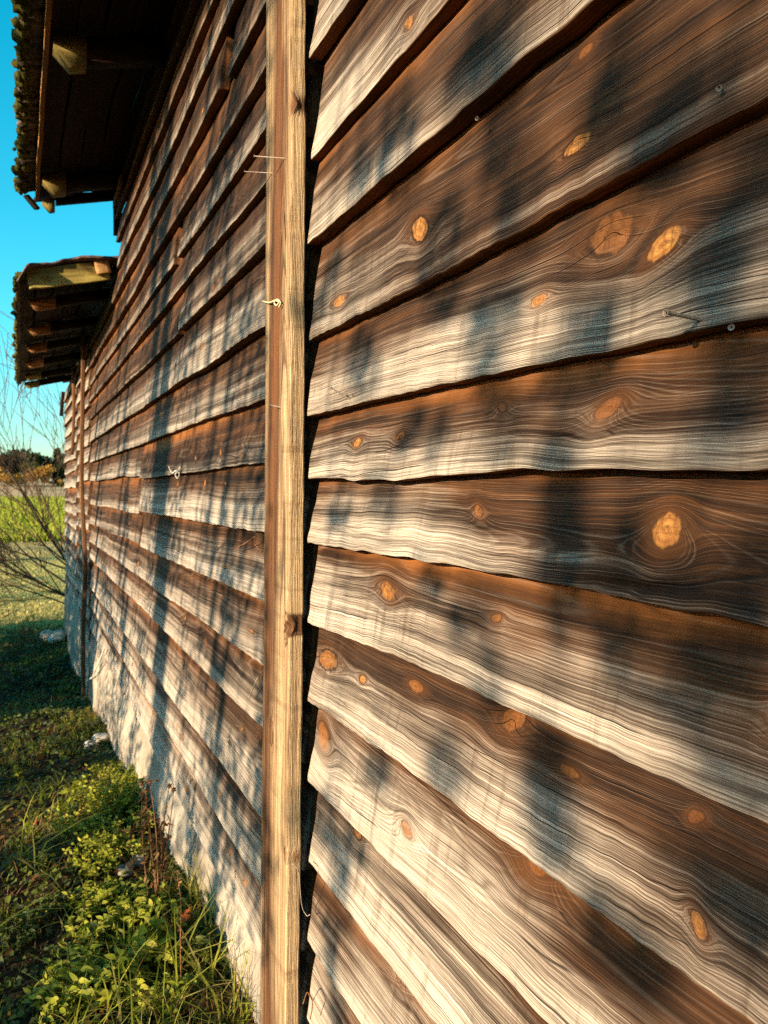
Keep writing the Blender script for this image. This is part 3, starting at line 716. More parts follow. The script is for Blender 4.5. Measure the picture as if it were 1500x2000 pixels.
def hanging_tree():
    """a leafy tree close by, its twigs hanging in front of the sun"""
    r = np.random.RandomState(17)
    b = sunward((-1.0, 0, 0), 6.0); g = float(gz(b[0], b[1]))
    o = empty('birch_tree', (b[0], b[1], g), 'leafy birch beside the camera that dapples the near boards', 'tree')
    spots = [(640,505,12,26),(615,600,13,28),(775,290,28,55),(700,335,18,40),(850,500,34,90),(765,215,22,44),(715,735,16,30),(690,690,18,40),(948,622,42,50),
     (790,830,17,34),(845,852,13,30),(735,968,18,36),(650,985,14,30),(897,1205,26,30),(940,1330,20,44),(1390,460,46,56),(1400,545,40,52),(1440,690,36,50),
     (1075,930,30,70),(1085,1040,36,90),(1095,1150,40,90),(1065,1590,40,80),(1050,1490,34,50),(1390,1760,40,50),(1330,1690,50,40),(640,1620,40,46),(655,1745,12,60),(632,1850,9,60),(645,1960,10,50),
     (1260,1900,36,52),(1480,1790,44,60),(1405,850,56,40),(1200,100,44,60),(1170,200,30,60),(1440,1500,70,60),(1300,1330,50,60),(1450,1120,60,70),
     (960,260,30,60),(900,130,26,50),(1010,380,30,66),(1300,250,50,60),(1460,330,50,90),(1150,640,28,60),(1180,1280,40,40),(860,1500,26,44),(1180,1830,44,60),(720,1500,16,30),(820,1130,16,26)]
    for _ in range(9): spots.append((r.uniform(1080, 1500), r.uniform(0, 2000), r.uniform(20, 60), r.uniform(40, 110)))
    for _ in range(4): spots.append((r.uniform(620, 1080), r.uniform(0, 1000), r.uniform(14, 26), r.uniform(40, 80)))
    tw = []; P = []
    for (x, y, rx, ry) in spots:
        W = on_wall(x, y); d = depth(W); sa = EYE[1]/sqrt(EYE[1]**2+W[0]**2)
        ax = rx*d/FPX/sa; az = ry*d/FPX; L = r.uniform(5.0, 6.8) if r.rand() < .88 else r.uniform(3.6, 4.6); c = sunward(W, L)
        ax = ax*1.1+.012; az = az*1.25+.012; n = int(4 + 1.75*ax*az*pi/(.034*.024*.55))
        q = r.normal(0, 1, (n, 2)); q = q/np.linalg.norm(q, axis=1)[:, None]*np.sqrt(r.rand(n, 1))
        pp = c + q[:, :1]*ax*np.array([1, .25, 0]) + q[:, 1:]*az*np.array([0, 0, 1]) + r.normal(0, .04, (n, 1))*np.array(SUN)
        P.append(pp)
        top = np.array([c[0]-.15+r.normal(0, .1), c[1]+r.normal(0, .1), 4.5+r.uniform(0, .5)])
        mid = (c+top)/2+r.normal(0, .06, 3); tw.append((np.array([top, (top+mid)/2+r.normal(0, .02, 3), mid, c+[0, 0, .05], c-[0, 0, az*.8]]), np.linspace(.004, .0022, 5)))
    P = np.concatenate(P); n = len(P)
    nor = unit(np.array(SUN)[None] + r.normal(0, .55, (n, 3))); dr = unit(np.cross(nor, r.normal(0, 1, (n, 3)))+[0, 0, -.5])
    link('crown', leaves_mesh('crown', P - dr*.015, dr, nor, .036*r.uniform(.7, 1.2, n), .026*r.uniform(.8, 1.2, n), TREEM, r.rand(n), False), o)
    tr = [(np.array([(b[0]+.02*sin(k), b[1]+.02*cos(k*1.7), g-.2+k*.62) for k in range(11)]), np.linspace(.09, .045, 11))]
    for k in range(5):
        z = 4.3+k*.22; e = np.array([b[0]+2.6+.5*sin(k*2), b[1]-.6+.25*k, z+.25]); s0 = np.array([b[0], b[1], z-.7])
        tr.append((np.array([s0+(e-s0)*t+[0, 0, .25*sin(pi*t)] for t in np.linspace(0, 1, 9)]), np.linspace(.03, .006, 9)))
    tube_obj('trunk', tr, BARK, o, 7); tube_obj('twig', tw, TWIG, o, 4)
hanging_tree()
def streak_tree():
    """a second leafy tree further off: its drooping shoots streak the boards beyond the batten"""
    r = np.random.RandomState(29); b = sunward((7.4, 0, 0), 5.2); g = float(gz(b[0], b[1]))
    o = empty('birch_tree', (b[0], b[1], g), 'drooping birch that streaks the boards beyond the batten', 'tree')
    P = []; tw = []
    for k in range(185):
        X = 2.0*exp(r.uniform(0, math.log(7.2/2.0))); z = r.uniform(.2, 3.5) if k < 145 else r.uniform(-.35, .7); ax = r.uniform(.03, .10)*(X/3.)**.5*(1 if k < 145 else 1.7); az = r.uniform(.10, .30); L = r.uniform(4.2, 5.6)
        c = sunward((X, 0, z), L); n = int(3+.9*ax*az*pi/(.05*.03*.55))
        q = r.normal(0, 1, (n, 2)); q = q/np.linalg.norm(q, axis=1)[:, None]*np.sqrt(r.rand(n, 1))
        P.append(c + q[:, :1]*ax*np.array([1, .3, 0]) + q[:, 1:]*az*np.array([0, 0, 1]) + r.normal(0, .06, (n, 3)))
        top = c+np.array([r.normal(0, .1), r.normal(0, .1), max(.4, 5.4-c[2])]); tw.append((np.array([top, (top+c)/2+r.normal(0, .05, 3), c, c-[0, 0, az]]), np.linspace(.005, .0015, 4)))
    P = np.concatenate(P); n = len(P)
    nor = unit(np.array(SUN)[None]+r.normal(0, .6, (n, 3))); dr = unit(np.cross(nor, r.normal(0, 1, (n, 3)))+[0, 0, -.4])
    link('crown', leaves_mesh('crown', P, dr, nor, .052*r.uniform(.7, 1.2, n), .034*r.uniform(.8, 1.2, n), TREEM, r.rand(n), False), o)
    tr = [(np.array([(b[0]+.03*sin(k), b[1]+.02*cos(k*1.7), g-.2+k*.7) for k in range(11)]), np.linspace(.11, .05, 11))]
    for k in range(6):
        s0 = np.array([b[0], b[1], 4.6+k*.2]); e = s0 + np.array([-5.2+.5*k, .9*(k-2.5)*.4, .9])
        tr.append((np.array([s0+(e-s0)*t+[0, 0, .3*sin(pi*t)] for t in np.linspace(0, 1, 9)]), np.linspace(.04, .008, 9)))
    tube_obj('trunk', tr, BARK, o, 7); tube_obj('twig', tw, TWIG, o, 4)
streak_tree()
# low shrubs and a taller thicket facing the wall
def shrub(x, y, top, wid, seed, label, group, n=900, size=.06):
    r = np.random.RandomState(seed); g = float(gz(x, y)); h = top-g
    o = empty('shrub', (x, y, g), label, 'shrub', group)
    leaf_cloud(r, np.array([x, y, g+h*.5]), np.array([wid, wid*.8, h*.52]), n, size, 'crown', COVERM, o)
    paths = []; tips = []
    for k in range(5): grow(r, (x, y, g-.05), (r.normal(0, .4), r.normal(0, .4), 1), h*.7, .02, 1, paths, tips, nsub=3)
    tube_obj('stem', paths, TWIG, o, 4)
for k, (x, top, w) in enumerate(((.30, .42, .30), (.95, .25, .3), (3.5, .30, .42), (4.2, .62, .45), (4.85, .9, .5))):
    shrub(x, 2.9+.2*sin(k*2), top, w, 40+k, 'low leafy shrub facing the barn wall, ' + ('first', 'second', 'third', 'fourth', 'fifth')[k] + ' along its row', 'low shrubs facing the barn', 1100, .055)
for k, (x, top) in enumerate(((6.0, 2.35), (7.1, 2.6), (8.3, 2.45), (9.5, 2.6), (10.7, 2.5))):
    shrub(x, 5.6+.2*sin(k*3), top, .85, 60+k, 'tall dense shrub facing the far end of the barn, ' + ('first', 'second', 'third', 'fourth', 'fifth')[k] + ' along the thicket', 'thicket facing the far end of the barn', 6000, .12)
# trees whose shade lies across the lawn
for k, (x, y) in enumerate(((3.5, 24), (6.5, 27), (9.5, 25), (13.0, 29), (17, 31), (22, 36))):
    r = np.random.RandomState(90+k); g = float(gz(x, y)); o = empty('lawn_tree', (x, y, g), 'tall tree shading the lawn, ' + ('first', 'second', 'third', 'fourth', 'fifth', 'sixth')[k] + ' in its row', 'tree', 'row of trees shading the lawn')
    paths = []; tips = []
    grow(r, (x, y, g-.2), (0, 0, 1), 7, .2, 3, paths, tips, bend=.08, up=.5, nsub=5, spread=.8, ratio=.45, minr=.006)
    tube_obj('trunk', paths, BARK, o, 5); T = np.array([t[0] for t in tips]); n = len(T); idx = r.randint(0, len(T), n)
    link('crown', leaves_mesh('crown', T[idx]+r.normal(0, .3, (n, 3)), r.normal(0, 1, (n, 3)), r.normal(0, 1, (n, 3)), .28, .16, TREEM, r.rand(n), False), o)

# ------------------------------------------------------------------ background: far trees, bare shrub
CONIF = leaf_mat('dark_conifer', [(.012, .020, .008), (.03, .042, .012), (.06, .065, .018)])
YELLT = leaf_mat('yellow_autumn_tree', [(.32, .16, .02), (.52, .28, .04), (.62, .36, .07)])
OLIVE = leaf_mat('olive_tree_leaves', [(.05, .06, .012), (.10, .10, .02), (.18, .14, .035)])
def far_tree(px, base_y, top_y, wpx, dist, mat, label, seed, conical=False, group='trees at the far edge of the field', n=700):
    d = ray(px, base_y); p = EYE + d/d[0]*dist; g = float(gz(p[0], p[1])); r = np.random.RandomState(seed)
    k = depth(p)/FPX; h = (base_y-top_y)*k; w = wpx*k/2
    o = empty('far_tree', (p[0], p[1], g), label, 'tree', group)
    tube_obj('trunk', [(np.array([(p[0], p[1], g-.3), (p[0]+.1, p[1], g+h*.4), (p[0], p[1], g+h*.85)]), [h*.022, h*.015, h*.004])], BARK, o, 5)
    if conical:
        t = r.rand(n)**.75; rad = (1-t)*w*(.75+.35*np.sin(t*40)); a = r.uniform(0, 2*pi, n)
        P = np.stack([p[0]+np.cos(a)*rad*r.rand(n)**.4, p[1]+np.sin(a)*rad*r.rand(n)**.4, g+h*(.06+.94*t)], -1)
    else:
        cs = [(r.normal(0, w*.35), r.normal(0, w*.35), h*r.uniform(.35, .8), r.uniform(.35, .6)) for _ in range(9)]
        P = []
        for c in cs: P.append(unit(r.normal(0, 1, (n//9, 3)))*(r.rand(n//9, 1)**.4)*np.array([w, w, h*.32])*c[3] + np.array([p[0]+c[0], p[1]+c[1], g+c[2]]))
        P = np.concatenate(P)
    m = len(P); sz = h*.10
    link('crown', leaves_mesh('crown', P, r.normal(0, 1, (m, 3)), r.normal(0, 1, (m, 3)), sz*r.uniform(.6, 1.3, m), sz*.7, mat, r.rand(m), False), o)
FT = [(-40, 946, 872, 110, 250, CONIF, 0), (22, 944, 866, 80, 262, CONIF, 0), (50, 945, 872, 80, 255, CONIF, 0), (8, 938, 890, 50, 200, YELLT, 0),
      (62, 944, 893, 60, 245, OLIVE, 0), (86, 938, 886, 46, 215, YELLT, 0), (104, 944, 876, 80, 258, CONIF, 0), (112, 942, 872, 24, 262, CONIF, 1), (130, 944, 874, 70, 256, CONIF, 0),
      (120, 938, 914, 16, 205, YELLT, 0), (74, 946, 880, 40, 285, OLIVE, 0), (160, 945, 880, 60, 262, CONIF, 0), (-90, 945, 878, 70, 262, OLIVE, 0), (35, 941, 918, 40, 225, OLIVE, 0), (200, 945, 884, 60, 258, OLIVE, 0)]
PL = ['beyond the left edge', 'just inside the left edge', 'left of the middle golden tree', 'at the left edge', 'between the two larger golden trees', 'in the middle of the gap', 'right of the middle golden tree', 'narrow and pointed', 'beside the barn corner', 'small, next to the barn corner', 'rising behind the middle golden tree', 'hidden behind the barn corner', 'far beyond the left edge', 'low and shrubby in front of the evergreens', 'hidden behind the barn']
LB = {'dark_conifer': 'dark evergreen in the far tree line', 'yellow_autumn_tree': 'golden autumn tree in front of the dark tree line', 'olive_tree_leaves': 'olive green tree in the far tree line'}
for k, (px, by, ty, w, D, m, c) in enumerate(FT):
    far_tree(px, by, ty, w, D, m, LB[m.name] + ', ' + PL[k], 120+k, bool(c), {'dark_conifer': 'evergreens beyond the field', 'yellow_autumn_tree': 'golden trees beyond the field', 'olive_tree_leaves': 'olive trees beyond the field'}[m.name], 2200 if m is CONIF else 1500)

def bare_shrub():
    r = np.random.RandomState(8); b = np.array([13.7, -.75, float(gz(13.7, -.7))])
    o = empty('bare_shrub', b, 'leafless shrub spreading past the far corner of the barn', 'shrub')
    paths = []; tips = []
    for (dy, dz, L, rad) in ((.55, .95, 3.2, .026), (.75, .75, 2.9, .028), (.95, .62, 2.7, .022), (1.0, .32, 2.3, .022), (1.0, .52, 2.6, .020), (.35, 1.0, 3.6, .024), (1.0, .12, 1.9, .016), (.75, 1.0, 3.4, .02), (.9, .42, 2.2, .018)):
        grow(r, b+[r.normal(0, .12), 0, .05], (r.normal(0, .12), dy, dz), L, rad, 3, paths, tips, bend=.10, up=.10, nsub=5, spread=.6, ratio=.55, minr=.0036)
    tube_obj('branch', paths, TWIG, o, 4)
bare_shrub()
def small_bare_bush():
    r = np.random.RandomState(81); b = ground_at(50, 1262); o = empty('bare_bush', b, 'small leafless bush at the edge of the lawn', 'shrub')
    paths = []; tips = []
    for k in range(16): grow(r, b+[r.normal(0, .08), r.normal(0, .1), -.03], (r.normal(0, .25), r.normal(.05, .38), 1), r.uniform(.25, .5), .006, 1, paths, tips, bend=.12, nsub=3, spread=.5, minr=.0015)
    tube_obj('branch', paths, TWIG, o, 4)
small_bare_bush()

# ------------------------------------------------------------------ weeds, grass and litter at the foot of the wall
def strip_points(r, n, x0=1.1, x1=13.0, ymax=1.5, p=1.0):
    X = x0*np.exp(r.rand(n)**p*math.log(x1/x0)); Y = .0 + ymax*r.rand(n)**1.35
    return X, Y, gz(X, Y)
def grass(name, n, seed, hgt, mat, label, lo=0, hi=1, ymax=1.0, lean=.6, wid=.0022, x1=13.0):
    r = np.random.RandomState(seed); nc = n//14
    cx, cy, _ = strip_points(r, nc, ymax=ymax, x1=x1); k = r.randint(0, nc, n)
    X = cx[k]+r.normal(0, .03, n)*(cx[k]/3)**.5; Y = np.maximum(.015, cy[k]+r.normal(0, .03, n)); Z = gz(X, Y)-.01
    a = r.uniform(0, 2*pi, n); h = hgt*r.uniform(.4, 1.3, n)*np.clip(.8+.4*np.sin(X*3+Y*5), .4, 1.3); ln = lean*r.uniform(.2, 1.4, n)
    dx, dy = np.cos(a), np.sin(a); w = wid*r.uniform(.6, 1.5, n)*(X/2.6)**.5; V = []
    for t, wf in ((0, 1), (.4, .9), (.75, .6), (1, .08)):
        px = X+dx*h*ln*t*t; py = np.maximum(.004, Y+dy*h*ln*t*t); pz = Z+h*(t-.38*ln*t*t)
        V.append(np.stack([px-dy*w*wf, py+dx*w*wf, pz], -1)); V.append(np.stack([px+dy*w*wf, py-dx*w*wf, pz], -1))
    V = np.stack(V, 1).reshape(-1, 3); b = np.arange(n)[:, None]*8
    q = np.concatenate([b+np.array(f)[None] for f in ((0, 1, 3, 2), (2, 3, 5, 4), (4, 5, 7, 6))])
    me = mesh_np(name, V, quads=q, mat=mat); addattr(me, 'rnd', np.repeat(np.clip(lo+(hi-lo)*r.rand(n), 0, 1), 8))
    return setp(link(name, me), label, 'grass', kind='stuff')
grass('grass', 12000, 1, .062, GRASSM, 'short green grass at the foot of the barn wall', 0, .8)
grass('grass', 9000, 11, .06, GRASSM, 'short green grass further out from the barn wall', 0, .8, 6.0)
grass('dry_grass', 5500, 2, .09, DRYM, 'dry straw coloured grass among the weeds', .5, 1, 1.2, 1.0, .0014)
def lawn(name, n, x0, x1, hgt, wid, mat, lo, hi, label, seed):
    r = np.random.RandomState(seed); X = x0*np.exp(r.rand(n)*math.log(x1/x0)); Y = -.06*X + .16*X*r.rand(n); Z = gz(X, Y)-.01; a = r.uniform(0, 2*pi, n)
    h = hgt*r.uniform(.5, 1.3, n); w = wid*r.uniform(.6, 1.4, n); V = []
    for t, wf in ((0, 1), (.6, .8), (1, .1)):
        V.append(np.stack([X-np.sin(a)*w*wf+np.cos(a)*h*.4*t*t, Y+np.cos(a)*w*wf+np.sin(a)*h*.4*t*t, Z+h*t], -1)); V.append(np.stack([X+np.sin(a)*w*wf+np.cos(a)*h*.4*t*t, Y-np.cos(a)*w*wf+np.sin(a)*h*.4*t*t, Z+h*t], -1))
    b = np.arange(n)[:, None]*6; q = np.concatenate([b+np.array(f)[None] for f in ((0, 1, 3, 2), (2, 3, 5, 4))])
    me = mesh_np(name, np.stack(V, 1).reshape(-1, 3), quads=q, mat=mat); addattr(me, 'rnd', np.repeat(lo+(hi-lo)*r.rand(n), 6)); setp(link(name, me), label, 'grass', kind='stuff')
LAWNM = leaf_mat('yellowing_lawn', [(.42, .37, .10), (.56, .48, .17), (.64, .55, .25)])
lawn('lawn_grass', 16000, 12.6, 34, .05, .012, LAWNM, 0, 1, 'sunlit yellowing lawn beyond the barn', 7)
lawn('field_grass', 14000, 34, 140, .30, .05, BRIGHTM, .2, .9, 'bright green field beyond the lawn', 8)
grass('long_grass', 900, 3, .22, GRASSM, 'long arching grass blades beside the barn wall', .3, 1, .8, 1.1, .0028, 5.0)
def cover():
    r = np.random.RandomState(5); n = 14000; X, Y, Z = strip_points(r, n, ymax=1.3); Y = np.maximum(.02, Y)
    h = .01+.05*r.rand(n)*np.clip(.6+.8*np.sin(X*2.3+1)*np.sin(Y*6+X), .15, 1.4)
    s = .018*r.uniform(.6, 1.5, n)*(X/3)**.5
    me = leaves_mesh('ground_cover', np.stack([X, Y, Z+h], -1), np.stack([r.normal(0, 1, n), r.normal(0, 1, n), r.normal(0, .25, n)], -1), np.stack([r.normal(0, .35, n), r.normal(.4, .4, n), np.ones(n)], -1), s*1.2, s, COVERM, r.rand(n))
    setp(link('ground_cover', me), 'small dark creeping leaves covering the soil', 'ground cover', kind='stuff')
    n = 700; X, Y, Z = strip_points(r, n, ymax=1.2); s = .03*r.uniform(.5, 1.4, n)
    me = leaves_mesh('leaf_litter', np.stack([X, np.maximum(Y, .03), Z+.012+.02*r.rand(n)], -1), np.stack([r.normal(0, 1, n), r.normal(0, 1, n), r.normal(0, .3, n)], -1), np.stack([r.normal(0, .4, n), r.normal(0, .4, n), np.ones(n)], -1), s*1.3, s, DRYM, r.rand(n)*.7)
    setp(link('leaf_litter', me), 'brown fallen leaves scattered among the weeds', 'leaves', kind='stuff')
cover()
def weed(px, py, h, spread, nst, lsize, label, seed, mat=BRIGHTM, group=None, name='weed', stem=GSTEM, npl=9, lw=.55):
    r = np.random.RandomState(seed); b = ground_at(px, py); b[1] = max(b[1], .05); b[2] = float(gz(b[0], b[1]))
    o = empty(name, b, label, 'plant', group); paths = []; P = []; D = []; S = []
    for k in range(nst):
        a = r.uniform(0, 2*pi); q = spread*sqrt(r.rand()); s0 = b+np.array([cos(a)*q*.5, sin(a)*q*.5, -.02]); s0[1] = max(s0[1], .03)
        e = b+np.array([cos(a)*q, sin(a)*q, h*r.uniform(.6, 1.1)]); e[1] = max(e[1], .045)
        pts = np.array([s0+(e-s0)*t+np.array([0, 0, h*.18*sin(pi*t)])+r.normal(0, .004, 3) for t in np.linspace(0, 1, 6)]); paths.append((pts, np.linspace(.0024, .001, 6)))
        for j in range(npl):
            t = r.uniform(.25, 1.0); i = min(4, int(t*5)); p = pts[i]+(pts[i+1]-pts[i])*(t*5-i); aa = r.uniform(0, 2*pi)
            d = np.array([cos(aa), sin(aa), r.uniform(-.1, .7)]); P.append(p); D.append(d); S.append(lsize*r.uniform(.5, 1.25)*(1.15-.4*t))
    P = np.array(P); D = np.array(D); S = np.array(S); n = len(P); P[:, 1] = np.maximum(P[:, 1], .03)
    nor = np.stack([r.normal(-.2, .4, n), r.normal(.9, .4, n), .75*np.ones(n)], -1)
    link('foliage', leaves_mesh('foliage', P, D, nor, S, S*lw, mat, r.rand(n)), o); tube_obj('stem', paths, stem, o, 4); return o
weed(225, 1590, .17, .19, 60, .027, 'bright yellow-green bushy weed against the foundation', 1, npl=14)
weed(255, 1545, .13, .13, 36, .025, 'leafy yellow-green weed hugging the foundation behind the bushy weed', 11, npl=12)
weed(185, 1700, .09, .16, 34, .028, 'sprawling light green weed in front of the bushy weed', 12)
weed(150, 1930, .10, .12, 26, .05, 'grassy yellow-green clump at the lower left', 13, npl=7, lw=.3)
weed(250, 1820, .10, .11, 22, .045, 'light green leafy weed left of the thin seed stalk', 14, npl=6, lw=.5)
weed(165, 1640, .11, .17, 40, .026, 'low bright green weed beside the bushy weed', 2)
weed(240, 1680, .11, .14, 34, .026, 'small pale green weed below the bushy weed', 3)
weed(285, 1900, .11, .10, 15, .068, 'broad-leaved yellow-green weed low against the wall', 4, npl=5, lw=.6)
weed(210, 1960, .10, .11, 24, .045, 'leafy weed among the grass at the front', 5, npl=6, lw=.5)
weed(330, 1850, .14, .07, 8, .05, 'weed with reddish leaves close to the foundation', 6, npl=5)
weed(40, 1530, .13, .05, 5, .035, 'single upright weed with a pale leafy tip', 7, npl=10)
weed(150, 1560, .10, .10, 9, .06, 'pale wilting broad-leaved plant beside the stones', 8, npl=4, lw=.5)
weed(385, 1895, .10, .05, 7, .045, 'dull green weed in the shade by the foundation', 9, COVERM, npl=5)
weed(300, 1985, .09, .1, 10, .035, 'low leafy clump at the front edge beside the batten', 10, npl=7)
for k, (x, y) in enumerate(((60, 1700), (110, 1790), (40, 1840), (140, 1880), (30, 1450), (100, 1400), (60, 1340), (130, 1480), (150, 1400))):
    weed(x, y, .08, .12, 10, .032, 'low dark green weed ' + ('left of the bright bushy weed', 'left of the broad-leaved weed at the front', 'at the left edge level with the broad-leaved weed', 'just above the grassy clump at lower left', 'at the left edge below the upright pale-tipped weed', 'in the shade left of the pale stones', 'in the deepest shade near the lawn edge', 'between the upright weed and the pale stones', 'in the shade just beyond the pale stones')[k], 30+k, COVERM, 'dark weeds in the shaded strip', npl=8)

for k, (x, y, h, w, n, ls) in enumerate(((205, 1525, .10, .12, 26, .026), (120, 1610, .08, .12, 20, .028), (275, 1625, .12, .09, 24, .024), (205, 1660, .10, .13, 26, .028), (225, 1760, .08, .12, 20, .034),
        (180, 1860, .09, .12, 22, .036), (250, 1930, .10, .10, 20, .04), (110, 1985, .08, .12, 22, .036), (345, 1965, .09, .07, 14, .03), (170, 1790, .07, .12, 18, .032), (300, 1790, .10, .07, 16, .036))):
    weed(x, y, h, w, n, ls, 'bright green weed ' + ('at the top of the lit patch', 'at the left fringe of the lit patch', 'just behind the dead seed plant', 'in the middle of the lit patch', 'left of the two grey stones', 'on the left side below the grey stones', 'right of the grassy front clump', 'at the bottom edge of the picture', 'at the bottom beside the foundation', 'in the half shade below the lit patch', 'in front of the dead seed plant')[k], 70+k, BRIGHTM, 'bright weeds in the lit patch', npl=8, lw=.45+.03*(k % 4))
def seed_plant():
    r = np.random.RandomState(4); b = ground_at(305, 1760); b[1] = max(.10, b[1]); b[2] = float(gz(b[0], b[1]))
    o = empty('dried_seed_plant', b, 'dead brown plant with dark seed heads standing against the foundation', 'plant'); paths = []
    heads = [(275, 1530), (285, 1545), (292, 1527), (331, 1535), (339, 1542), (277, 1552), (310, 1600), (300, 1640)]
    P = []
    for k, (x, y) in enumerate(heads):
        e = at_x(x, y, b[0]+r.uniform(-.05, .1)); s0 = b+np.array([r.normal(0, .015), r.normal(0, .012), -.02])
        pts = np.array([s0+(e-s0)*t+np.array([r.normal(0, .004), .01*sin(pi*t)*(1 if k % 2 else -1), .03*sin(pi*t)]) for t in np.linspace(0, 1, 9)]); paths.append((pts, np.linspace(.0036, .0014, 9)))
        for i in range(2, 8):
            if r.rand() < .6: P.append(pts[i]); 
            if r.rand() < .5: paths.append((np.array([pts[i], pts[i]+r.normal(0, .02, 3)+[0, 0, .02], pts[i]+r.normal(0, .03, 3)+[0, 0, .03]]), [.0014, .001, .0007])); P.append(paths[-1][0][-1])
        hs = []
        for j in range(10):
            th = j*2.4; ph = math.acos(1-2*(j+.5)/10); v = np.array([sin(ph)*cos(th), sin(ph)*sin(th), cos(ph)]); hs.append((np.array([e, e+v*.007, e+v*.012]), [.0045, .004, .0008]))
        if k < 6: tube_obj('seed_head', hs, STALK, o, 5)
    tube_obj('stem', paths, STALK, o, 4); P = np.array(P); n = len(P)
    P = np.repeat(P, 3, 0)+r.normal(0, .008, (n*3, 3)); n *= 3
    setp(link('dried_leaves', leaves_mesh('dried_leaves', P, r.normal(0, 1, (n, 3))-[0, 0, .6], r.normal(0, 1, (n, 3)), .03*r.uniform(.4, 1.2, n), .012, DRYM, r.rand(n), True, .8), o), kind='stuff')
seed_plant()
def cane(pxs, label, seed, rad=.0018, leaf=0):
    r = np.random.RandomState(seed); b = ground_at(*pxs[0]); pts = [b+[0, 0, -.02]]
    for (x, y, dx) in pxs[1:] if len(pxs[1]) == 3 else [(a, c, 0) for a, c in pxs[1:]]:
        pts.append(at_x(x, y, b[0]+dx))
    pts = np.array(pts); t = np.linspace(0, len(pts)-1, 22); pp = np.stack([np.interp(t, range(len(pts)), pts[:, i]) for i in range(3)], -1)
    pp[1:-1] = (pp[:-2]+pp[1:-1]*2+pp[2:])/4; pp[1:-1] = (pp[:-2]+pp[1:-1]*2+pp[2:])/4; pp[:, 1] = np.maximum(pp[:, 1], .02)
    o = empty('dry_stalk', b, label, 'stalk'); tube_obj('stem', [(pp, np.linspace(rad, rad*.5, 22))], STALK, o, 4)
    if leaf:
        i = r.randint(4, 22, leaf); setp(link('dried_leaves', leaves_mesh('dried_leaves', pp[i], r.normal(0, 1, (leaf, 3)), r.normal(0, 1, (leaf, 3)), .014*r.uniform(.5, 1.3, leaf), .006, DRYM, r.rand(leaf)), o), kind='stuff')
cane([(292, 1735), (260, 1700, -.05), (222, 1655, -.1)], 'reddish dry stalk leaning left from the dead plant', 1, .0022, 14)
cane([(355, 1960), (352, 1850, 0), (354, 1760, .02), (345, 1700, .05)], 'thin upright dry stalk with tiny seeds before the foundation', 2, .0016, 40)
cane([(250, 1950), (270, 1890, 0), (300, 1840, .1)], 'dark leaning grass stem across the bright weed', 3, .002)
cane([(470, 1995), (465, 1900, 0), (456, 1840, .03)], 'thin dry stalk beside the batten foot', 4, .0014)
def stone(px, py, s, label, mat, seed, flat=.6):
    r = np.random.RandomState(seed); b = ground_at(px, py); b[1] = max(b[1], s*.9); b[2] = float(gz(b[0], b[1])); V = []; w = waves(seed, 6, 1.2, 4, 2)
    for th in np.linspace(0, pi, 9):
        for ph in np.arange(12)*pi/6:
            v = np.array([sin(th)*cos(ph), sin(th)*sin(ph), cos(th)*flat]); v = np.sign(v)*np.abs(v)**.8; V.append(v*s*(1+.13*w(ph, th))+[0, 0, s*flat*.45])
    q = [(a*12+k, a*12+12+k, a*12+12+(k+1) % 12, a*12+(k+1) % 12) for a in range(8) for k in range(12)]
    o = setp(link('stone', mesh_np('stone', V, quads=q, mat=mat)), label, 'stone'); o.location = Vector(b); return o
STONE = simple_mat('pale_stone', (.42, .36, .30), (.66, .60, .52), 30, .85, .5); GSTONE = simple_mat('grey_stone', (.10, .10, .09), (.22, .22, .20), 30, .9, .5)
stone(178, 1462, .055, 'pale rounded stone by the foundation above the bushy weed', STONE, 1); stone(196, 1448, .06, 'pale elongated stone resting against the foundation', STONE, 2)
stone(268, 1688, .04, 'grey stone at the foot of the dead plant', GSTONE, 3); stone(245, 1706, .035, 'small grey stone left of the dead plant', GSTONE, 4)
stone(113, 1252, .13, 'white lump of stone at the far corner of the barn', STONE, 5, .8); stone(92, 1248, .10, 'pale block lying beside the white stone', STONE, 6, .9)
for k, (x, y, lab) in enumerate(((70, 1606, 'curled orange fallen leaf in the dark weeds'), (64, 1648, 'small upright orange leaf left of the bright weed'), (362, 1800, 'red leaf close to the foundation near the batten'), (85, 1475, 'brown orange leaf lying in the shaded strip'), (205, 1885, 'orange brown leaf among the front grass'))):
    r = np.random.RandomState(k+3); b = ground_at(x, y+12); b[1] = max(.03, b[1]); s = .05 if k != 1 else .03
    d = unit(r.normal(0, 1, 3)*[1, 1, .4]+[0, 0, .5]); me = leaves_mesh('fallen_leaf', np.array([[0, 0, .02]]), d[None], np.array([[-.4, .6, .7]]), s, s*.8, REDM, np.array([k/5]), True, .5)
    o = setp(link('fallen_leaf', me), lab, 'leaf'); o.location = Vector(b)

# ------------------------------------------------------------------ small things on the wall
PALEN = simple_mat('dull_nail_steel', (.20, .15, .12), (.38, .31, .26), 500, .45, .1, None, .5)
def nail(px, py, hx, hy, n, parent, Y=0.0, rad=.0016, bentp=None):
    """a nail standing out of the wood: foot at px,py, head seen at hx,hy"""
    f = on_wall(px, py, Y); h = on_wall(hx, hy, Y+n); pts = [f-(h-f)*.2, f, h]; paths = [(np.array(pts), [rad]*3), (np.array([h-unit(h-f)*.0012, h, h+unit(h-f)*.0006]), [rad*.6, rad*2.3, rad*2.2])]
    if bentp: paths.append((np.array([f, on_wall(*bentp, Y+.012)]), [rad, rad*.7]))
    return tube_obj('nail', paths, PALEN if rad > .0012 else IRON, parent, 8)
def board_at(px, py):
    p = on_wall(px, py); best = siding[0]
    for i in range(1, len(rowsR)):
        if float(rowsR[i](np.array([p[0]]))[0]) < p[2]: return siding[i-1]
    return siding[-1]
nail(1372, 625, 1300, 610, .052, board_at(1372, 618), -.004, .0021)
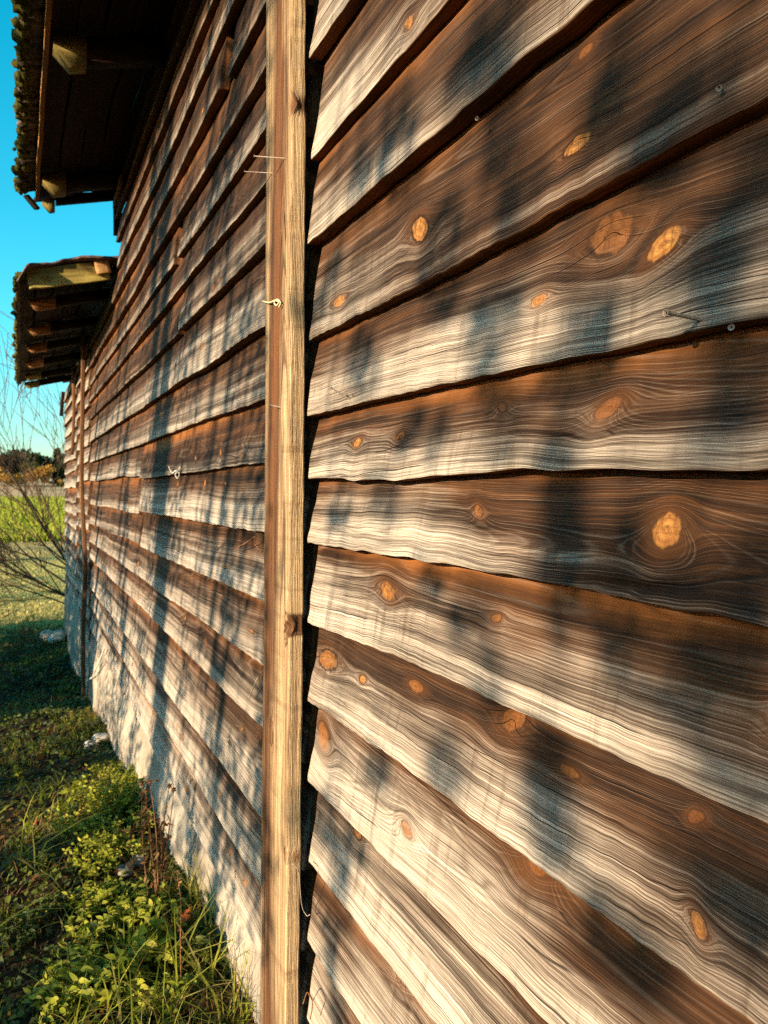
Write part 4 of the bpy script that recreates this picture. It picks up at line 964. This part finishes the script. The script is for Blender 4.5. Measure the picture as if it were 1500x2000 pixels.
nail(692, 785, 646, 757, .050, board_at(692, 775), -.006, .0015, (688, 769))
nail(552, 309, 497, 305, .060, batten, .05); nail(527, 338, 478, 335, .055, batten, .05); nail(545, 795, 528, 791, .02, batten, .05)
for (x, y, p) in ((935, 232, None), (1408, 172, None), (1432, 640, None)):
    nail(x, y, x-4, y-1, .006, board_at(x, y), -.004, .0016)
STRAW = simple_mat('pale_twine', (.45, .36, .20), (.66, .56, .36), 300, .9, .1); WHITE = simple_mat('white_cord', (.6, .58, .5), (.75, .72, .65), 200, .8, 0.)
def strand(name, pxs, label, cat, mat, Y, rad=.0016):
    pts = np.array([on_wall(x, y, yy if yy is not None else Y) for (x, y, *r_) in pxs for yy in [r_[0] if r_ else None]])
    t = np.linspace(0, len(pts)-1, len(pts)*5); pp = np.stack([np.interp(t, range(len(pts)), pts[:, i]) for i in range(3)], -1)
    for _ in range(2): pp[1:-1] = (pp[:-2]+pp[1:-1]*2+pp[2:])/4
    V, Q = tubes([(pp, rad)], 5); return setp(link(name, mesh_np(name, V, quads=Q, mat=mat)), label, cat)
strand('twine', [(512, 588), (526, 592), (538, 586), (546, 590), (540, 598), (534, 590), (543, 584), (549, 592), (545, 600)], 'wisp of pale twine knotted round the batten', 'twine', STRAW, .054, .0022)
strand('wire', [(572, 1688, .053), (584, 1700, .052), (588, 1760, .035), (592, 1778, .02), (600, 1790, .012), (606, 1786, .01)], 'thin grey wire hanging down the edge of the batten', 'wire', PALEN, .05, .0011)
strand('cord_loop', [(330, 912), (336, 925), (345, 918), (351, 926), (347, 936), (342, 928), (347, 918), (353, 912)], 'small white cord loop hanging on a board beyond the batten', 'cord', WHITE, .015, .0024)
strand('dry_tendril', [(455, 1072), (478, 1062), (500, 1046), (496, 1062), (512, 1078)], 'dry curled tendril against the boards left of the batten', 'tendril', STALK, .012, .0016)
strand('dry_tendril', [(486, 1362), (494, 1345), (504, 1322)], 'pale straw stuck beside the batten below the curled tendril', 'tendril', STRAW, .012, .0018)
strand('cable', [(168, 1330, .06), (180, 1324, .05), (188, 1306, .04), (196, 1285, .03), (204, 1268, .02)], 'white cable curling from the thin upright', 'cable', WHITE, .03, .006)
strand('grass_straw', [(592, 1960), (600, 1935), (612, 1958), (606, 1990)], 'dry straw tuck at the foot of the joint right of the batten', 'straw', STALK, .02, .0014)
